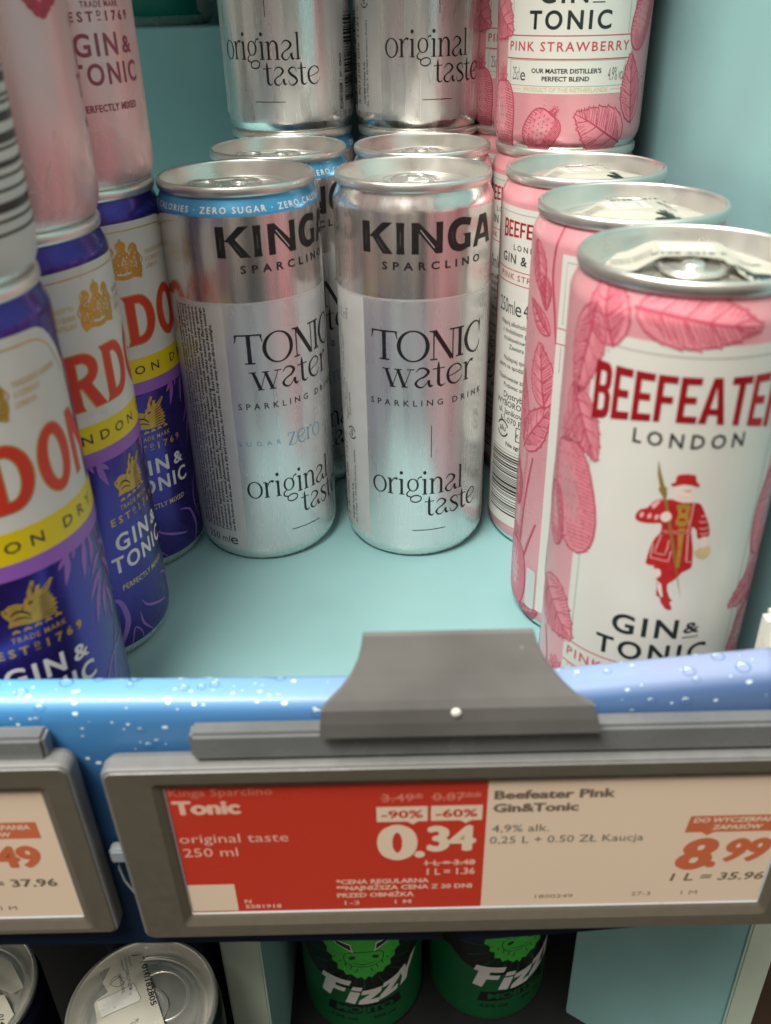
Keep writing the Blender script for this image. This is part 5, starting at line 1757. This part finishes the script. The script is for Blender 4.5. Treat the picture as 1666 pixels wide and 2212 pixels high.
pt = price_tag(S1, -53.9, 96.8, -45.6, 13.6, 13.2, 7.4, 9.2, -46, 112,
               'large grey price tag showing a red 0.34 offer beside a white 8.99 price')
p2 = price_tag(S2, -160.0, -82.6, -45.6, 14.0, 8.8, 9.6, 6.0, -170, -79,
               'grey price tag with an all white screen reading 37.96')

# grey clip plate that rises from the tag over the strip
cb = []
prof_y = [(147.9, 42.0, -15.9, 47.1), (148.0, 46.0, -15.6, 46.2), (148.4, 49.6, -15.2, 44.8), (149.4, 51.5, -13.2, 41.0), (150.8, 53.6, -10.6, 38.4), (152.4, 56.0, -8.3, 36.0), (154.0, 58.6, -6.8, 34.0), (155.6, 61.2, -6.0, 32.8), (157.0, 63.5, -5.6, 32.1)]
V, F = [], []
NXC = 12
for k in range(2):
    for y, z, xa, xb in prof_y:
        for j in range(NXC + 1):
            u = j / NXC
            V.append(((xa + (xb - xa) * u) * MM, (y + k * 1.0) * MM, (z + k * 0.4) * MM))
rowN = NXC + 1
off = len(prof_y) * rowN
for k in range(len(prof_y) - 1):
    for j in range(NXC):
        a = k * rowN + j
        F.append((a, a + 1, a + rowN + 1, a + rowN))
        F.append((a + off, a + rowN + off, a + rowN + 1 + off, a + 1 + off))
    a, b = k * rowN, k * rowN + NXC
    F.append((a, a + rowN, a + rowN + off, a + off))
    F.append((b, b + off, b + rowN + off, b + rowN))
for j in range(NXC):
    F.append((j, j + off, j + 1 + off, j + 1))
    a = (len(prof_y) - 1) * rowN + j
    F.append((a, a + 1, a + 1 + off, a + off))
cm = bpy.data.meshes.new('clip_plate')
cm.from_pydata(V, [], F)
cm.materials.append(GREYCLIP)
cm.update()
cp = link('clip_plate', cm, pt)
rv = lathe_mesh('rivet', [(1.15, 0), (1.1, 0.35), (0.8, 0.6), (0.01, 0.65)], WHITEPL, 16)
ro = link('rivet', rv, cp)
ro.location = (14.6 * MM, 148.35 * MM, 48.6 * MM)
ro.rotation_euler = (math.radians(84), 0, 0)

# white plug and thin wire in the gap between the two tags
plug = link('cable_plug', box_mesh('cable_plug', -71.4, 152.0, -3.6, -66.5, 155.4, 0.8, WIRE, 0.5))
tag(plug, 'small white cable plug with thin wire between the two price tags', 'cable plug')
wv, wf = tube([(-70.4, 154, -3.4), (-70.6, 154, -8), (-70.0, 154, -13), (-68.2, 154, -18), (-65.5, 154, -22.5), (-62, 154, -26)], 0.28, 0.28, WIRE, 'wire', closed=False, seg=8)
wm = bpy.data.meshes.new('wire')
wm.from_pydata([(x * MM, y * MM, z * MM) for x, y, z in wv], [], wf)
wm.materials.append(WIRE)
link('wire', wm, plug)

# ---------------------------------------------------------------- the cans
ST = 133.2            # a stacked can nests into the rim below
GV, GS, GG = 'violet gin and tonic cans in the left column', 'silver tonic water cans in the middle', 'pink strawberry gin and tonic cans by the side wall'

g = make_can('drink_can', GORDON_ME)
place(g, -100.5, 194.5, 0, 17.7, 'violet gin can at the front of the left column, under the white barcode can', 'drink can', GV)
for x, y, r, lb in ((-100.9, 247.6, 32.5, 'violet gin can in the middle of the left column'),
                    (-97.3, 300.5, 20.1, 'rearmost violet gin can, beside the front silver can with the blue neck band')):
    place(dup(g), x, y, 0, r, lb, 'drink can', GV)

w = make_can('drink_can', CODE_ME)
place(w, -100.5, 194.5, ST, 36.0, 'white can with a black barcode stacked on the front violet gin can', 'drink can')
r = make_can('drink_can', ROSE_ME)
place(r, -100.9, 247.6, ST, 56.0, 'rose pink can with raspberries at its top edge, stacked behind the white barcode can', 'drink can', 'rose gin cans stacked on the violet ones')
place(dup(r), -97.3, 300.5, ST, 26.0, 'rose pink can lettered GIN & TONIC, stacked on the rearmost violet can', 'drink can', 'rose gin cans stacked on the violet ones')

D = math.radians
z0 = make_can('drink_can', ZERO_ME)
place(z0, -46.1, 308.1, 0, 18.6, 'front silver can with a full blue ZERO SUGAR neck band and dense small print', 'drink can', GS, D(-68))
k2 = make_can('drink_can', TONIC_ME)
place(k2, 11.4, 307.9, 0, 5.1, 'plain necked silver tonic can at the front, in the middle of the shelf', 'drink can', GS, D(4))
place(dup(z0), -37.3, 361.2, 0, 16.5, 'banded silver can half hidden straight behind the front banded one', 'drink can', GS, D(-78))
place(dup(k2), 16.8, 361.2, 0, 2.0, 'plain necked silver can whose lid peeks out behind the middle front can', 'drink can', GS, D(10))
place(dup(z0), -36.2, 417.0, 0, 4.0, 'silver tonic can with blue band carrying the left stacked can at the back', 'drink can', GS)
place(dup(k2), 17.8, 414.4, 0, 4.0, 'silver tonic can without band carrying the right stacked can at the back', 'drink can', GS)
place(dup(k2), -36.2, 417.0, ST, -5.5, 'stacked silver can reading original taste, with a barcode at its right edge', 'drink can', GS)
place(dup(k2), 17.8, 414.4, ST, 7.0, 'stacked silver can reading original taste, next to the pink stacked can', 'drink can', GS)

b1 = make_can('drink_can', GIN_ME)
BK = math.pi * R0
place(b1, 69.9, 201.0, 0, -4.6, 'pink gin can nearest the shelf edge, showing the guard in a red coat', 'drink can', GG, D(172))
for x, y, z, rr, lb, tb in ((69.3, 254.1, 0, BK - 4.0, 'second pink gin can from the shelf edge, turned to show strawberry vines', D(170)),
                            (67.2, 307.2, 0, BK - 20.0, 'pink gin can with its barcode and small print back label facing forward', D(185)),
                            (70.1, 360.4, 0, BK - 24.0, 'pink gin can standing under the stacked pink can, mostly hidden', 0),
                            (66.0, 414.0, 0, BK - 10.0, 'rearmost pink gin can on the shelf, hidden behind the stacked pair', 0),
                            (70.1, 360.4, ST, -6.5, 'pink can stacked at the back with its TONIC and PINK STRAWBERRY lines showing', 0),
                            (65.5, 414.0, ST, -2.0, 'pink can stacked furthest back, a thin slice beside the silver stacked can', 0)):
    place(dup(b1), x, y, z, rr, lb, 'drink can', GG, tb)

tc_ = make_can('drink_can', TEALCAN_ME)
place(tc_, -103.0, 495.0, 171.0, 5.0, 'teal can with a white label standing on the upper step at the back left', 'drink can')

# lower bay
n1 = make_can('drink_can', NAVY_ME)
GN = 'dark cans with excise stickers on the lower shelf'
place(n1, -87.0, 180.0, -247.0, 0, 'dark lower can whose lid carries a sticker numbered 0141182805', 'drink can', GN, D(-38))
place(dup(n1), -151.5, 186.0, -247.0, 20, 'dark lower can left of the one with the numbered sticker, mostly out of view', 'drink can', GN, D(60))
place(dup(n1), -93.0, 237.0, -247.0, 40, 'dark can in the shadow behind the lower can with the numbered sticker', 'drink can', GN)

f1 = bpy.data.objects.new('drink_can', None)
C.objects.link(f1)
link('body', FIZZY_ME, f1)
fl = link('lid', LID_ME, f1)
fl.scale = (29 / 26.5, 29 / 26.5, 1)
fl.location = (0, 0, 0.010)
ft = link('pull_tab', TAB_ME, fl)
GF = 'green mojito cans on the lower shelf'
place(f1, -16.0, 271.0, -247.0, 1.5, 'left green mojito can of the pair below the price tag', 'drink can', GF)
place(dup(f1), 45.5, 276.0, -247.0, 10.0, 'right green mojito can of the pair below the price tag', 'drink can', GF)


# ---------------------------------------------------------------- excise stickers on the lids
def sticker(can, art, base, bump, rot, label=None):
    xs = [i * 1.5 for i in range(-18, 19)]

    def pl(x, y, o):
        return (x, y, base + 0.12 + o + bump(x, y))
    me = flat_mesh('tax_sticker', art, pl, grid=(xs, xs))
    lid = [c for c in can.children if c.name.startswith('lid')][0]
    s = link('tax_sticker', me, can)
    s.rotation_euler = (0, 0, rot)
    return s


def lid_band(front):
    a = Art()
    if front:
        a.poly([(-20.4, -1.0), (-17.5, 6.0), (-8.0, 8.6), (6.0, 8.2), (16.0, 6.0), (20.6, -2.0), (16.5, -12.2), (8.0, -17.6), (2.0, -16.8), (-1.5, -12.0), (-6.0, -13.5), (-13.0, -9.5)], PAPER, 0)
        a.rrect(-7.5, -4.0, 5.0, 5.6, 1.0, PAPERWHITE, 1)
        a.frame(-4.6, -2.4, 2.4, 3.8, 0.2, GREYINK, 2)
        for i in range(4):
            a.text('MINISTERSTWO FINANSOW RP', -18.0, -1.5 + 1.7 * i, 1.0, INK, 2, width=9.5, res=1)
        a.text('0128 4416 9', -4.0, 6.4, 1.4, INK, 2, width=17.0, bold=0.03)
        for i in range(9):
            t = D(10 + i * 20)
            a.ell(9.5 + 3.9 * math.cos(t), -13.0 + 4.6 * math.sin(t), 3.4, 0.8, SOFTINK, 2, rot=t, n=10)
        a.rect(8.0, 1.0, 14.0, 1.6, GREYINK, 2)
        a.rect(8.0, 2.6, 13.0, 3.2, GREYINK, 2)
        return a
    out = [(-20.0, -2.5), (-19.5, 5.0), (-15.5, 13.5), (-7.0, 15.0), (5.0, 14.5), (14.0, 13.0), (19.0, 6.0), (20.2, -4.0), (13.0, -11.0), (8.5, -9.0), (6.0, -1.0), (0.0, 1.5), (-6.0, 0.5), (-13.0, -3.0)]
    a.poly(out, PAPER, 0)
    a.rrect(-6.5, 5.2, 6.0, 13.0, 1.0, PAPERWHITE, 1)
    a.frame(-4.0, 6.5, 3.6, 11.8, 0.14, GREYINK, 2)
    for i in range(3):
        a.text('MINISTERSTWO FINANSOW RP', -18.0, 3.0 + 1.7 * i, 1.0, INK, 2, width=9.5, res=1)
    a.text('0128 4416 9', -9.0, 2.8, 1.2, INK, 2, width=17.0, bold=0.03)
    for i in range(8):
        t = D(-150 + i * 17)
        a.ell(13.0 + 3.6 * math.cos(t), -3.0 + 3.6 * math.sin(t), 3.0, 0.75, SOFTINK, 2, rot=t, n=10)
    a.rect(11.0, 3.0, 16.0, 4.0, GREYINK, 2)
    return a


def drape_over(tab_angle, dx=0.0, dy=0.0):
    """paper lying flat on the lid and lifted where the pull tab is under it"""
    ca, sa = math.cos(-tab_angle), math.sin(-tab_angle)

    def h(x, y):
        X, Y = (x + dx) * ca - (y + dy) * sa, (x + dx) * sa + (y + dy) * ca
        d = math.hypot(max(0.0, abs(X) - 6.6), max(0.0, Y - 6.5, -15.2 - Y))
        k = max(0.0, 1.0 - d / 7.5)
        k = k * k * (3 - 2 * k)
        return 0.35 + 2.7 * k + 0.22 * math.sin(x * 0.45 + 0.7) * (1 - k)
    return h


cans = {o['label']: o for o in C.objects if o.get('category') == 'drink can'}
for key, rot, tb, sh in (('pink gin can nearest', -8, 172, 0.0), ('second pink gin can', 6, 170, -6.5), ('pink gin can with its barcode', 14, 185, -6.5)):
    o = [v for k, v in cans.items() if k.startswith(key)][0]
    bn = Art()
    bn.add(lid_band(sh < -1), 0.0, 0.0, 0.97)
    sticker(o, bn, PANEL_Z, drape_over(D(tb - rot)), D(rot) - o.rotation_euler.z)

L = Art()
L.poly([(-14.9, 21.2), (-8.0, 21.0), (-5.3, 21.3), (3.5, 4.5), (10.5, -9.0), (13.0, -15.5), (-2.0, -20.5), (-10.0, -17.5), (-14.7, -3.8), (-18.0, 3.6), (-17.6, 4.9), (-14.1, 7.6), (-17.0, 11.2)], PAPER, 0)
L.poly([(-17.3, 4.2), (-5.6, 9.6), (-1.6, 3.6), (-1.8, 2.6), (-13.4, -2.6)], PAPERWHITE, 1)
L.stroke([(-17.0, 4.6, 0.18), (-5.4, 9.9, 0.18), (-1.3, 3.6, 0.18), (-1.6, 2.4, 0.18), (-13.3, -3.0, 0.18)], GREYINK, 2, smooth=False)
rr_ = math.atan2(-16.9, 7.5)
L.text('0141182805', -4.6, 17.5, 1.9, INK, 2, rot=rr_, width=18.5, bold=0.03)
for i, (s, wd_) in enumerate((('MINISTERSTWO', 9.5), ('FINANSOW RP', 8.6))):
    L.text(s, -7.0 - 2.4 * i, 11.6 - 1.0 * i, 1.15, GREYINK, 2, rot=rr_ + math.pi, width=wd_, align='c', bold=0.01)
for i in range(3):
    L.text('pod akcyza', -9.0 - 1.2 * i, 19.4 - 0.7 * i, 0.8, GREYINK, 2, rot=rr_ + math.pi, width=5.0, align='c', res=1)
L.stroke([(-15.0, 9.4, 0.12), (-12.0, 12.6, 0.25), (-9.0, 12.2, 0.12), (-11.0, 9.4, 0.25), (-14.4, 10.8, 0.12), (-12.2, 13.4, 0.25), (-8.6, 10.2, 0.12)], GREYINK, 2)
L.text('IS/BP/P', 0.2, -4.4, 1.3, GREYINK, 2, rot=rr_ + math.pi / 2 + 0.25, align='r', width=6.5)
n1l = [v for k, v in cans.items() if 'numbered 0141182805' in k][0]
sticker(n1l, L, PANEL_Z, drape_over(D(-38)), 0)

L2 = Art()
L2.poly([(4.0, 18.0), (12.0, 14.0), (20.0, 4.0), (17.5, 0.5), (10.0, 3.0), (2.0, 12.0)], PAPER, 0)
L2.poly([(6.0, -2.0), (15.0, 0.0), (20.0, -6.0), (17.0, -14.0), (6.0, -19.0), (0.0, -10.0)], PAPER, 0)
L2.text('0141', 15.5, -7.0, 1.5, INK, 2, rot=-1.2, bold=0.02)
n2 = [v for k, v in cans.items() if 'left of the one with the numbered' in k][0]
sticker(n2, L2, PANEL_Z, drape_over(D(60)), -n2.rotation_euler.z)
